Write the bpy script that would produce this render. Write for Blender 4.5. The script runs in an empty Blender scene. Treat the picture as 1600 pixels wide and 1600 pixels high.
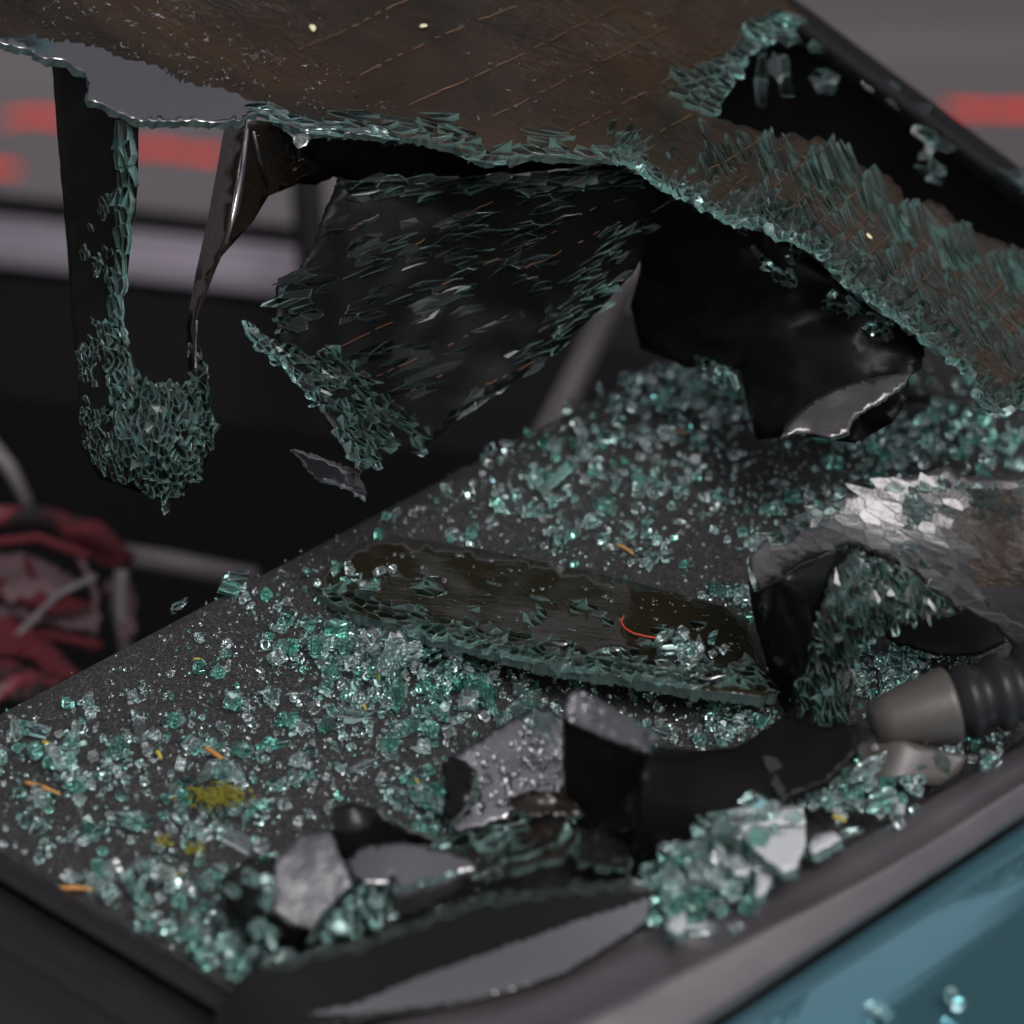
import bpy, math, random
import numpy as np
from mathutils import Vector, Matrix, Euler, noise
from mathutils.geometry import delaunay_2d_cdt

R = math.radians
random.seed(7)
sc = bpy.context.scene
col = sc.collection

# ------------------------------------------------------------------ camera
PITCH, FOCUS, HALF = R(34), 1.25, 0.18
XV = Vector((1, 0, 0)); UV = Vector((0, math.sin(PITCH), math.cos(PITCH))); DV = Vector((0, math.cos(PITCH), -math.sin(PITCH)))
CAM = Vector((0, 0, 0.056)) - DV * FOCUS
cd = bpy.data.cameras.new('camera'); cam = bpy.data.objects.new('camera', cd); col.objects.link(cam)
cam.location = CAM; cam.rotation_euler = (R(90) - PITCH, 0, 0)
cd.sensor_width = 36; cd.lens = 18 / HALF; cd.clip_start = 0.05; cd.clip_end = 500
cd.dof.use_dof = True; cd.dof.focus_distance = FOCUS; cd.dof.aperture_fstop = 4.4; cd.dof.aperture_blades = 0
sc.camera = cam

# ------------------------------------------------------------------ sky, sun, exposure (overcast)
SUN_EL, SUN_AZ = 58, 150
w = bpy.data.worlds.new('World'); sc.world = w; w.use_nodes = True
nt = w.node_tree; nt.nodes.clear()
sky = nt.nodes.new('ShaderNodeTexSky'); sky.sky_type = 'NISHITA'; sky.sun_disc = False
sky.sun_elevation = R(SUN_EL); sky.sun_rotation = R(SUN_AZ); sky.dust_density = 6; sky.air_density = 1.0; sky.ozone_density = 1
hsv = nt.nodes.new('ShaderNodeHueSaturation'); hsv.inputs['Saturation'].default_value = 0.10
tint = nt.nodes.new('ShaderNodeMix'); tint.data_type = 'RGBA'; tint.blend_type = 'MULTIPLY'; tint.inputs[0].default_value = 1
tint.inputs[7].default_value = (1.0, 0.965, 1.03, 1)
bg = nt.nodes.new('ShaderNodeBackground'); bg.inputs[1].default_value = 0.12
wo = nt.nodes.new('ShaderNodeOutputWorld')
nt.links.new(sky.outputs[0], hsv.inputs['Color']); nt.links.new(hsv.outputs[0], tint.inputs[6])
nt.links.new(tint.outputs[2], bg.inputs[0]); nt.links.new(bg.outputs[0], wo.inputs[0])
sl = bpy.data.lights.new('sun', 'SUN'); sl.energy = 1.15; sl.angle = R(28); sl.color = (1, 0.96, 0.93)
so = bpy.data.objects.new('sun', sl); col.objects.link(so)
so.rotation_euler = (R(90 - SUN_EL), 0, R(180 - SUN_AZ))
sc.view_settings.view_transform = 'Standard'; sc.view_settings.look = 'None'
sc.view_settings.exposure = 0.0; sc.view_settings.gamma = 1; sc.view_settings.use_curve_mapping = False
sc.cycles.max_bounces = 14; sc.cycles.transmission_bounces = 12; sc.cycles.glossy_bounces = 6; sc.cycles.transparent_max_bounces = 8
sc.cycles.use_denoising = True; sc.cycles.sample_clamp_indirect = 6

# ------------------------------------------------------------------ photo pixel -> place
def ray(x, y): return DV + XV * ((x - 800) / 800 * HALF) + UV * ((800 - y) / 800 * HALF)
def at(x, y, t): return CAM + ray(x, y) * (FOCUS + t)
def onz(x, y, z=0.0):
    r = ray(x, y); return CAM + r * ((z - CAM.z) / r.z)
def tz(x, y, z): return (onz(x, y, z) - CAM).dot(DV) - FOCUS
ANG = R(44.5)
AU = Vector((math.cos(ANG), math.sin(ANG), 0)); AV = Vector((-AU.y, AU.x, 0))      # car axes: across, forward
def car(u, v, z): return AU * u + AV * v + Vector((0, 0, z))

# ------------------------------------------------------------------ materials
def mat(name, base, rough=0.5, **k):
    m = bpy.data.materials.new(name); m.use_nodes = True
    b = m.node_tree.nodes['Principled BSDF']
    b.inputs['Base Color'].default_value = (*base, 1); b.inputs['Roughness'].default_value = rough
    for kk, vv in k.items(): b.inputs[kk.replace('_', ' ')].default_value = vv
    return m
def nodes(m): return m.node_tree.nodes, m.node_tree.links, m.node_tree.nodes['Principled BSDF']
def coords(m, scale=(1, 1, 1), rot=(0, 0, 0)):
    n, l, b = nodes(m); tc = n.new('ShaderNodeTexCoord'); mp = n.new('ShaderNodeMapping')
    mp.inputs['Scale'].default_value = scale; m0 = n.new('ShaderNodeMapping'); m0.inputs['Rotation'].default_value = rot
    l.new(tc.outputs['Object'], m0.inputs['Vector']); l.new(m0.outputs[0], mp.inputs['Vector']); return mp.outputs[0]
def noise_tex(m, scale, detail=4, rough=0.6, vec=None, dist=0):
    n, l, b = nodes(m); t = n.new('ShaderNodeTexNoise'); t.inputs['Scale'].default_value = scale
    t.inputs['Detail'].default_value = detail; t.inputs['Roughness'].default_value = rough; t.inputs['Distortion'].default_value = dist
    l.new(vec or coords(m), t.inputs['Vector']); return t.outputs['Fac']
def ramp(m, fac, stops):
    n, l, b = nodes(m); r = n.new('ShaderNodeValToRGB'); e = r.color_ramp.elements
    while len(e) < len(stops): e.new(0.5)
    for el, (p, c) in zip(e, stops): el.position = p; el.color = (*c, 1) if len(c) == 3 else c
    l.new(fac, r.inputs[0]); return r.outputs[0]
def bump(m, fac, strength, dist):
    n, l, b = nodes(m); bp = n.new('ShaderNodeBump'); bp.inputs['Strength'].default_value = strength; bp.inputs['Distance'].default_value = dist
    l.new(fac, bp.inputs['Height'])
    if b.inputs['Normal'].links: l.new(b.inputs['Normal'].links[0].from_socket, bp.inputs['Normal'])
    l.new(bp.outputs[0], b.inputs['Normal'])
def colour(m, out): n, l, b = nodes(m); l.new(out, b.inputs['Base Color'])
def roughn(m, fac, a, c):
    n, l, b = nodes(m); l.new(ramp(m, fac, [(0.35, (a,) * 3), (0.65, (c,) * 3)]), b.inputs['Roughness'])

M = {}
# loose safety glass and its fracture faces
M['glass'] = mat('safety glass', (0.66, 0.91, 0.85), 0.012, Transmission_Weight=1.0, IOR=1.5)
M['glassw'] = mat('pale safety glass', (0.86, 0.97, 0.95), 0.015, Transmission_Weight=0.97, IOR=1.5)
M['glassd'] = mat('deep green safety glass', (0.34, 0.74, 0.63), 0.02, Transmission_Weight=0.96, IOR=1.5)
M['frac'] = mat('fractured glass edge', (0.56, 0.88, 0.80), 0.08, Transmission_Weight=0.92, IOR=1.5)
bump(M['frac'], noise_tex(M['frac'], 900, 3), 0.5, 0.0006)
M['crack'] = mat('crack face', (0.54, 0.86, 0.78), 0.06, Transmission_Weight=0.88, IOR=1.5)
M['piece'] = mat('cracked pane glass', (0.62, 0.80, 0.75), 0.04, Transmission_Weight=1.0, IOR=1.34)
# tint film, wet
def film(name, base, rough, ior=1.5, bsc=60, bst=0.25, stretch=(1, 1, 1), rot=(0, 0, 0), bd=0.002, var=None):
    m = mat(name, base, rough, IOR=ior)
    f = noise_tex(m, bsc, 5, 0.6, coords(m, stretch, rot), 0.4)
    bump(m, f, bst, bd)
    if var: colour(m, ramp(m, noise_tex(m, 14, 5, 0.65, coords(m, stretch, rot), 0.6), [(0.3, base), (0.7, var)]))
    return m
M['sheet'] = film('dark brown glass', (0.005, 0.004, 0.0025), 0.11, 1.45, 60, 0.55, (0.4, 1, 1), (0, 0, R(32)), 0.002, (0.036, 0.019, 0.008))  # near-black base mottled with brown by stretched noise
bump(M['sheet'], noise_tex(M['sheet'], 420, 5, 0.7, coords(M['sheet'], (0.3, 1, 1), (0, 0, R(32))), 0.3), 0.75, 0.0013)
M['film'] = film('black tint film', (0.006, 0.006, 0.006), 0.18, 1.27, 50, 0.2)
M['filmd'] = film('deep black tint film', (0.005, 0.005, 0.005), 0.34, 1.2, 70, 0.3)
M['filmb'] = film('brown black tint film', (0.012, 0.009, 0.006), 0.15, 1.45, 40, 0.3)
M['mirror'] = film('reflection-boosted wet tint film', (0.02, 0.02, 0.022), 0.09, 2.5, 90, 0.10, bd=0.0008)  # IOR raised so these surfaces show bright sky reflections
M['wetfilm'] = film('wet grey film', (0.022, 0.020, 0.021), 0.26, 1.8, 120, 0.5, bd=0.001)
M['dull'] = film('scuffed tint film', (0.06, 0.06, 0.064), 0.40, 2.0, 220, 0.7, bd=0.0015)
M['olive'] = film('olive tinted pane', (0.010, 0.010, 0.006), 0.12, 1.36, 60, 0.3, (0.3, 1, 1), (0, 0, R(20)), 0.002, (0.018, 0.016, 0.008))
M['wire'] = mat('heating wire copper', (0.13, 0.06, 0.022), 0.45, Metallic=0.3)
M['water'] = mat('water', (0.95, 0.96, 0.97), 0.02, Transmission_Weight=1.0, IOR=1.33)
# car
M['felt'] = mat('grey shelf felt', (0.03, 0.029, 0.029), 0.85)
colour(M['felt'], ramp(M['felt'], noise_tex(M['felt'], 900, 6, 0.75), [(0.40, (0.006, 0.0056, 0.0056)), (0.55, (0.021, 0.0198, 0.0198)), (0.68, (0.15, 0.145, 0.145))]))
bump(M['felt'], noise_tex(M['felt'], 700, 4), 0.7, 0.001); roughn(M['felt'], noise_tex(M['felt'], 12, 4), 0.55, 0.9)
M['rubber'] = mat('wet black rubber', (0.012, 0.011, 0.012), 0.35, IOR=1.36)
bump(M['rubber'], noise_tex(M['rubber'], 160, 5), 0.25, 0.001); roughn(M['rubber'], noise_tex(M['rubber'], 40, 4), 0.28, 0.5)
M['seal'] = mat('wet grey seal', (0.045, 0.039, 0.043), 0.35, IOR=1.85)
bump(M['seal'], noise_tex(M['seal'], 120, 5, 0.6, coords(M['seal'], (1, 1, 1))), 0.12, 0.001); roughn(M['seal'], noise_tex(M['seal'], 30, 5), 0.34, 0.5)
M['black'] = mat('black trim', (0.006, 0.006, 0.007), 0.7, IOR=1.25)
bump(M['black'], noise_tex(M['black'], 400, 3), 0.2, 0.001)
M['paint'] = mat('teal car paint', (0.12, 0.30, 0.36), 0.10, Metallic=0.85, Coat_Weight=1.0, Coat_Roughness=0.12)
colour(M['paint'], ramp(M['paint'], noise_tex(M['paint'], 9, 4), [(0.3, (0.17, 0.42, 0.50)), (0.7, (0.21, 0.48, 0.56))]))
M['silver'] = mat('satin door sill', (0.28, 0.25, 0.29), 0.35, Metallic=0.2)
M['grey'] = mat('grey plastic post', (0.16, 0.145, 0.15), 0.45)
M['olivep'] = mat('olive grey plastic', (0.058, 0.054, 0.047), 0.38)
bump(M['olivep'], noise_tex(M['olivep'], 200, 3), 0.15, 0.001)
M['asph'] = mat('wet asphalt', (0.15, 0.14, 0.145), 0.75)
colour(M['asph'], ramp(M['asph'], noise_tex(M['asph'], 1.0, 6, 0.7, coords(M['asph'], (0.25, 3.0, 1))), [(0.3, (0.055, 0.050, 0.052)), (0.7, (0.115, 0.104, 0.108))]))
bump(M['asph'], noise_tex(M['asph'], 150, 3), 0.4, 0.006)
M['orange'] = mat('orange road paint', (0.88, 0.04, 0.012), 0.8, IOR=1.15)
M['redc'] = mat('red and white fabric', (0.3, 0.03, 0.04), 0.8)
colour(M['redc'], ramp(M['redc'], noise_tex(M['redc'], 26, 3, 0.6, coords(M['redc'], (1, 1, 2.5), (0.4, 0.7, 0))), [(0.42, (0.006, 0.005, 0.006)), (0.50, (0.08, 0.007, 0.012)), (0.56, (0.14, 0.014, 0.02)), (0.64, (0.18, 0.12, 0.125))]))
M['straw'] = mat('orange brown needle', (0.40, 0.19, 0.05), 0.7)
M['yellow'] = mat('yellow green leaf', (0.36, 0.31, 0.05), 0.7)
M['moss'] = mat('yellow green moss', (0.15, 0.14, 0.012), 0.9)
M['redw'] = mat('red wire', (0.45, 0.05, 0.02), 0.4)
M['petal'] = mat('pale petal', (0.65, 0.60, 0.38), 0.6)
M['bark'] = mat('conifer bark', (0.07, 0.045, 0.03), 0.9)
M['needle'] = mat('conifer foliage', (0.022, 0.04, 0.02), 0.9, IOR=1.2)

# ------------------------------------------------------------------ object helpers
WL = {}
def tag(o, label=None, cat=None, group=None, kind=None):
    for k, v in (('label', label), ('category', cat), ('group', group), ('kind', kind)):
        if v: o[k] = v
    return o
def thing(name, loc, label, cat, group=None):
    o = bpy.data.objects.new(name, None); o.empty_display_size = 0.02; col.objects.link(o)
    o.location = loc; WL[o.name] = Vector(loc); return tag(o, label, cat, group)
def build(name, verts, faces, mats, parent=None, idx=None, smooth=False):
    V = np.array([tuple(v) for v in verts], dtype=float); c = Vector(V.mean(0))
    me = bpy.data.meshes.new(name); me.from_pydata((V - np.array(c)).tolist(), [], faces)
    for m in (mats if isinstance(mats, (list, tuple)) else [mats]): me.materials.append(M[m])
    if idx is not None: me.polygons.foreach_set('material_index', np.array(idx, dtype=np.int32))
    if smooth: me.polygons.foreach_set('use_smooth', np.ones(len(faces), dtype=bool))
    me.update()
    o = bpy.data.objects.new(name, me); col.objects.link(o)
    o.location = c - (WL[parent.name] if parent else Vector((0, 0, 0)))
    if parent: o.parent = parent
    WL[o.name] = c
    return o
def box(c, ax, ay, az, hx, hy, hz, ch=0.0):
    vs, fs = [], []
    for sx in (-1, 1):
        for sy in (-1, 1):
            for sz in (-1, 1): vs.append(c + ax * (sx * hx) + ay * (sy * hy) + az * (sz * hz))
    return vs, [(0, 1, 3, 2), (4, 6, 7, 5), (0, 4, 5, 1), (2, 3, 7, 6), (0, 2, 6, 4), (1, 5, 7, 3)]
def tube(pts, rads, seg=12, cap=True):
    vs, fs = [], []
    for i, p in enumerate(pts):
        d = (pts[min(i + 1, len(pts) - 1)] - pts[max(i - 1, 0)]).normalized()
        a = d.orthogonal().normalized() if i == 0 else (a - d * a.dot(d)).normalized()
        b = d.cross(a)
        r = rads[i] if hasattr(rads, '__len__') else rads
        for k in range(seg):
            an = 2 * math.pi * k / seg; vs.append(p + (a * math.cos(an) + b * math.sin(an)) * r)
    for i in range(len(pts) - 1):
        for k in range(seg):
            fs.append((i * seg + k, i * seg + (k + 1) % seg, (i + 1) * seg + (k + 1) % seg, (i + 1) * seg + k))
    if cap: fs.append(tuple(range(seg))[::-1]); fs.append(tuple(range((len(pts) - 1) * seg, len(pts) * seg)))
    return vs, fs
def resample(pl, step):
    out = []
    for (a, b) in zip(pl[:-1], pl[1:]):
        n = max(1, int(math.dist(a[:2], b[:2]) / step))
        for k in range(n): out.append(tuple(a[i] + (b[i] - a[i]) * k / n for i in range(len(a))))
    out.append(tuple(pl[-1])); return out
def loft(name, rows, mats, parent, n=40, smooth=True, jit=0.0):
    """rows: list of (pixel polyline, height) -> a strip swept through those lines"""
    grid = []
    for pl, z in rows:
        L = [0]
        for a, b in zip(pl[:-1], pl[1:]): L.append(L[-1] + math.dist(a, b))
        xs = np.interp(np.linspace(0, L[-1], n), L, [p[0] for p in pl]); ys = np.interp(np.linspace(0, L[-1], n), L, [p[1] for p in pl])
        if n > 12:
            for _ in range(3):
                xs[1:-1] = (xs[:-2] + 2 * xs[1:-1] + xs[2:]) / 4; ys[1:-1] = (ys[:-2] + 2 * ys[1:-1] + ys[2:]) / 4
        row = [onz(x, y, z) for x, y in zip(xs, ys)]
        if jit: row = [p + Vector((0, 0, jit * noise.noise(p * 30))) for p in row]
        grid.append(row)
    vs = [p for r in grid for p in r]; fs = []
    for i in range(len(grid) - 1):
        for k in range(n - 1): fs.append((i * n + k, i * n + k + 1, (i + 1) * n + k + 1, (i + 1) * n + k))
    return build(name, vs, fs, mats, parent, smooth=smooth)

class Surf:
    """a curved sheet: thin-plate depth through (pixel x, pixel y, depth) control points"""
    def __init__(self, ctrl, z=False, extra=None, rough=0.0, rs=25, seed=0, crease=0.0, cs=45):
        self.crease = crease; self.cs = cs
        P = np.array([(c[0] / 100, c[1] / 100) for c in ctrl]); self.P = P
        T = np.array([tz(*c) if z else c[2] for c in ctrl]); n = len(P)
        d = np.linalg.norm(P[:, None] - P[None], axis=2); K = self.k(d) + np.eye(n) * 1e-4
        A = np.zeros((n + 3, n + 3)); A[:n, :n] = K; A[:n, n] = 1; A[:n, n + 1:] = P; A[n, :n] = 1; A[n + 1:, :n] = P.T
        self.w = np.linalg.solve(A, np.append(T, [0, 0, 0])); self.extra = extra; self.rough = rough; self.rs = rs; self.seed = seed
    def k(self, d): return np.where(d > 1e-9, d * d * np.log(d + 1e-12), 0)
    def t(self, x, y):
        q = np.array((x / 100, y / 100)); d = np.linalg.norm(self.P - q, axis=1); n = len(d)
        t = float(self.k(d) @ self.w[:n] + self.w[n] + q @ self.w[n + 1:])
        if self.extra: t += self.extra(x, y)
        if self.rough: t += self.rough * noise.noise(Vector((x / self.rs, y / self.rs, self.seed)))
        if self.crease: t += self.crease * (abs(noise.noise(Vector((x / self.cs, y / self.cs * 1.8, self.seed + 2)))))
        return t
    def p(self, x, y): return at(x, y, self.t(x, y))
    def pn(self, x, y):
        p = self.p(x, y); e = 1.5
        n = (self.p(x + e, y) - p).cross(self.p(x, y + e) - p).normalized()
        if n.dot(CAM - p) < 0: n = -n
        return p, n

def inside(x, y, poly):
    r = False; j = len(poly) - 1
    for i in range(len(poly)):
        xi, yi = poly[i][:2]; xj, yj = poly[j][:2]
        if (yi > y) != (yj > y) and x < (xj - xi) * (y - yi) / (yj - yi) + xi: r = not r
        j = i
    return r
def slab(name, S, outline, mats, parent, step=14, thick=0.0035, jag=1.5, seg=6, smooth=True, zone=None):
    """the sheet itself: top and bottom faces plus a real broken edge"""
    ol = resample(list(outline) + [outline[0]], seg)[:-1]
    ol = [(x + random.uniform(-jag, jag), y + random.uniform(-jag, jag)) for x, y in ol]
    xs = [p[0] for p in ol]; ys = [p[1] for p in ol]; pts = list(ol); nb = len(ol)
    oa = np.array(ol); y = min(ys)
    while y < max(ys):
        x = min(xs)
        while x < max(xs):
            px, py = x + random.uniform(-.2, .2) * step, y + random.uniform(-.2, .2) * step
            if inside(px, py, ol) and np.min(np.abs(oa - (px, py)).sum(1)) > step * 0.6: pts.append((px, py))
            x += step
        y += step
    v, e, f, ov, oe, of = delaunay_2d_cdt([Vector(p) for p in pts], [], [list(range(nb))], 1, 1e-4)
    top, bot = [], []
    for q in v:
        p, n = S.pn(q.x, q.y); top.append(p); bot.append(p - n * thick)
    N = len(v); faces = []; idx = []; cnt = {}
    for t in f:
        a = [v[i] for i in t]; s = (a[1] - a[0]).cross(a[2] - a[0])
        t = list(t) if s < 0 else list(t)[::-1]
        zi = 0
        if zone: zi = zone(sum(q.x for q in a) / 3, sum(q.y for q in a) / 3)
        faces.append(tuple(t)); idx.append(zi); faces.append(tuple(i + N for i in t[::-1])); idx.append(0)
        for i in range(len(t)): cnt.setdefault(frozenset((t[i], t[(i + 1) % len(t)])), []).append((t[i], t[(i + 1) % len(t)]))
    rim = {i for k, L in cnt.items() if len(L) == 1 for i in k}
    jd = min(thick * 0.3, 0.0009)
    for i in rim: bot[i] = bot[i] + Vector((random.uniform(-jd, jd), random.uniform(-jd, jd), random.uniform(-jd, jd)))
    for k, L in cnt.items():
        if len(L) == 1:
            a, b = L[0]; faces.append((b, a, a + N, b + N)); idx.append(1 if len(mats) > 1 else 0)
    o = build(name, top + bot, faces, mats, parent, idx, smooth=False)
    if smooth: o.data.polygons.foreach_set('use_smooth', np.array([i != 1 for i in idx]))
    return o

def clip(poly, px, py, nx, ny):
    out = []
    for i in range(len(poly)):
        a, b = poly[i - 1], poly[i]
        da = (a[0] - px) * nx + (a[1] - py) * ny; db = (b[0] - px) * nx + (b[1] - py) * ny
        if (da <= 0) != (db <= 0):
            s = da / (da - db); out.append((a[0] + (b[0] - a[0]) * s, a[1] + (b[1] - a[1]) * s))
        if db <= 0: out.append(b)
    return out
def cells(region, cw, cl, ang, jit=0.42, keep=1.0, st=0.5):
    """uneven cracked cells about cw x cl pixels, long side along ang, whose middles lie in the region"""
    ca, sa = math.cos(R(ang)), math.sin(R(ang)); asp = cl / cw
    fw = lambda x, y: ((x * ca + y * sa) / asp, -x * sa + y * ca)
    bw = lambda a, b: (a * asp * ca - b * sa, a * asp * sa + b * ca)
    q = [fw(*p) for p in region]; x0, x1 = min(a for a, b in q) - cw, max(a for a, b in q) + cw; y0, y1 = min(b for a, b in q) - cw, max(b for a, b in q) + cw
    seeds = {}; ni, nj = int((x1 - x0) / cw) + 1, int((y1 - y0) / cw) + 1
    for i in range(ni):
        for j in range(nj):
            seeds[i, j] = (x0 + (i + (st if j % 2 else 0) + random.uniform(-jit, jit)) * cw, y0 + (j + random.uniform(-jit, jit)) * cw)
    out = []
    for (i, j), s in seeds.items():
        b_ = bw(*s)
        if not inside(*b_, region): continue
        if keep < 1 and 0.72 * min(1, max(0, 0.5 + 0.95 * noise.noise(Vector((b_[0] / 42, b_[1] / 30, 5.5))))) + 0.28 * random.random() > keep: continue
        poly = [(s[0] + a * cw * 1.3, s[1] + b * cw * 1.3) for a, b in ((-1, -1), (1, -1), (1, 1), (-1, 1))]
        for di in range(-2, 3):
            for dj in range(-2, 3):
                o = seeds.get((i + di, j + dj))
                if o and (di or dj): poly = clip(poly, (s[0] + o[0]) / 2, (s[1] + o[1]) / 2, o[0] - s[0], o[1] - s[1])
        if len(poly) > 2: out.append([bw(*p) for p in poly])
    return out
def piece(S, poly, gap=0.6, h=0.0030, lift=0.0003, tilt=0.05, ch=0.00013):
    cx = sum(p[0] for p in poly) / len(poly); cy = sum(p[1] for p in poly) / len(poly)
    _, n = S.pn(cx, cy)
    rx, ry = random.gauss(0, tilt), random.gauss(0, tilt)
    q = []
    for x, y in poly:
        d = math.hypot(x - cx, y - cy) or 1; s = max(0.25, 1 - gap / d); q.append((cx + (x - cx) * s, cy + (y - cy) * s))
    k = [q[0]]
    for p in q[1:]:
        if math.dist(p, k[-1]) > 1.2: k.append(p)
    if len(k) > 3 and math.dist(k[0], k[-1]) < 1.2: k.pop()
    if len(k) < 3: return None
    m = len(k); vs = []; up = lift - 0.0007
    P0 = [S.p(*p) for p in k]
    cen = sum(P0, Vector()) / m
    off = [(p[0] - cx) / 3556 * rx + (p[1] - cy) / 3556 * ry for p in k]
    vs += [p + n * up for p in P0]
    vs += [p + n * (up + h - ch + o) for p, o in zip(P0, off)]
    vs += [p + (cen - p).normalized() * min(ch, (cen - p).length * 0.4) + n * (up + h + o) for p, o in zip(P0, off)]
    a = (P0[1] - P0[0]).cross(P0[2] - P0[0]).dot(n) > 0
    fs = [tuple(range(m)), tuple(range(2 * m, 3 * m))]; fs[0] = fs[0][::-1]; ix = [0, 0]
    for r in range(2):
        for i in range(m):
            j = (i + 1) % m; fs.append((r * m + i, r * m + j, (r + 1) * m + j, (r + 1) * m + i)); ix.append(1)
    if not a: fs = [f[::-1] for f in fs]
    area = abs(sum(k[i - 1][0] * k[i][1] - k[i][0] * k[i - 1][1] for i in range(m))) / 2
    return area, vs, fs, ix
def pieces(parent, S, regs, limit=300, mats=('piece', 'crack'), name='glass_piece'):
    allp = []
    for r in regs:
        for c in cells(r['r'], r.get('w', 10), r.get('l', 14), r.get('a', 0), r.get('j', 0.42), r.get('keep', 1), r.get('st', 0.12)):
            p = piece(S, c, r.get('gap', 0.2), r.get('h', 0.003), r.get('lift', 0.0003), r.get('tilt', 0.05))
            if p: allp.append(p)
    allp.sort(key=lambda p: -p[0])
    for a, vs, fs, ix in allp[:limit]: build(name, vs, fs, mats, parent, ix)
    if len(allp) > limit:
        V, F, I = [], [], []
        for a, vs, fs, ix in allp[limit:]:
            b = len(V); V += vs; F += [tuple(i + b for i in f) for f in fs]; I += ix
        tag(build('fine_' + name + 's', V, F, mats, parent, I), kind='stuff')
    return len(allp)
def wires(parent, S, lines, lift=0.0006, r=0.00035, dash=0.8):
    for ln in lines:
        pts = resample(ln, 9); V, F = [], []; seg = []
        def flush():
            if len(seg) > 1:
                v, f = tube(list(seg), r, 5); b = len(V); V.extend(v); F.extend(tuple(i + b for i in q) for q in f)
            seg.clear()
        for x, y in pts:
            if random.random() > dash: flush()
            p, n = S.pn(x + random.uniform(-1, 1), y + random.uniform(-1, 1) + 2.5 * noise.noise(Vector((x / 40, y / 40, 8)))); seg.append(p + n * lift)
        flush()
        if V: build('heating_wire', V, F, 'wire', parent)
def drop_mesh(p, n, r, h, el=1.0, an=0.0):
    a = n.orthogonal().normalized(); b = n.cross(a); a, b = a * math.cos(an) + b * math.sin(an), b * math.cos(an) - a * math.sin(an)
    vs, fs = [], []; S_ = 9
    for k, (rr, hh) in enumerate(((1.0, 0.02), (0.86, 0.5), (0.5, 0.88))):
        for i in range(S_):
            t = 2 * math.pi * i / S_; wv = 1 + 0.12 * math.sin(3 * t + an * 5)
            vs.append(p + a * (math.cos(t) * r * rr * el * wv) + b * (math.sin(t) * r * rr * wv) + n * (h * hh))
    vs.append(p + n * h)
    for k in range(2):
        for i in range(S_): fs.append((k * S_ + i, k * S_ + (i + 1) % S_, (k + 1) * S_ + (i + 1) % S_, (k + 1) * S_ + i))
    for i in range(S_): fs.append((2 * S_ + i, 2 * S_ + (i + 1) % S_, 3 * S_))
    fs.append(tuple(range(S_))[::-1])
    return vs, fs
def drops(parent, S, poly, n, r0, r1, keep=0, el=(1, 2), lift=0.0):
    xs = [p[0] for p in poly]; ys = [p[1] for p in poly]; L = []; V, F = [], []
    while len(L) < n:
        x, y = random.uniform(min(xs), max(xs)), random.uniform(min(ys), max(ys))
        if inside(x, y, poly): L.append((random.uniform(0, 1) ** 2 * (r1 - r0) + r0, x, y))
    L.sort(reverse=True)
    for i, (r, x, y) in enumerate(L):
        p, nn = S.pn(x, y); v, f = drop_mesh(p + nn * lift, nn, r, r * 0.55, random.uniform(*el), random.uniform(0, 6.3))
        if i < keep: build('water_drop', v, f, 'water', parent, smooth=True)
        else:
            b = len(V); V += v; F += [tuple(k + b for k in q) for q in f]
    if V: tag(build('fine_water_drops', V, F, 'water', parent, smooth=True), kind='stuff')

# ================================================================== the setting: road and its paint
GZ = -1.0
road = build('road', [(-150, -60, GZ), (150, -60, GZ), (150, 240, GZ), (-150, 240, GZ)], [(0, 1, 2, 3)], 'asph'); tag(road, kind='structure')
def stroke(pts, wid):
    top, bot = [], []
    for i, (x, y) in enumerate(resample(pts, 6)):
        k = wid * (0.75 + 0.45 * noise.noise(Vector((x / 18, y / 18, 3))))
        top.append(onz(x, y - k, GZ + 0.004)); bot.append(onz(x, y + k, GZ + 0.004))
    n = len(top); build('road_paint_stroke', top + bot, [(i, n + i, n + i + 1, i + 1) for i in range(n - 1)], 'orange', road)
stroke([(8, 187), (40, 180), (75, 183), (100, 188)], 7.5)
stroke([(-90, 268), (-20, 262), (28, 264)], 8)
stroke([(200, 232), (250, 232), (300, 240), (350, 243)], 7.5)
stroke([(1480, 168), (1540, 172), (1600, 172), (1720, 176)], 8)

# ================================================================== the car
VF = onz(430, 874).dot(AV)
car_o = thing('car', (0, 0, GZ), 'teal car wreck with shattered rear window, grey parcel shelf and black window seal', 'car')
# parcel shelf with a rolled front edge
prof = [(-0.215, -0.014), (-0.215, 0.0), (VF - 0.010, 0.0), (VF - 0.004, -0.0015), (VF, -0.006), (VF, -0.014)]
us = np.linspace(-0.42, 0.46, 60)
vs = [car(u, v, z) for u in us for v, z in prof]; k = len(prof)
fs = [(i * k + j, i * k + (j + 1) % k, (i + 1) * k + (j + 1) % k, (i + 1) * k + j) for i in range(len(us) - 1) for j in range(k)]
shelf = build('parcel_shelf', vs, [f[::-1] for f in fs], 'felt', car_o)
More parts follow.
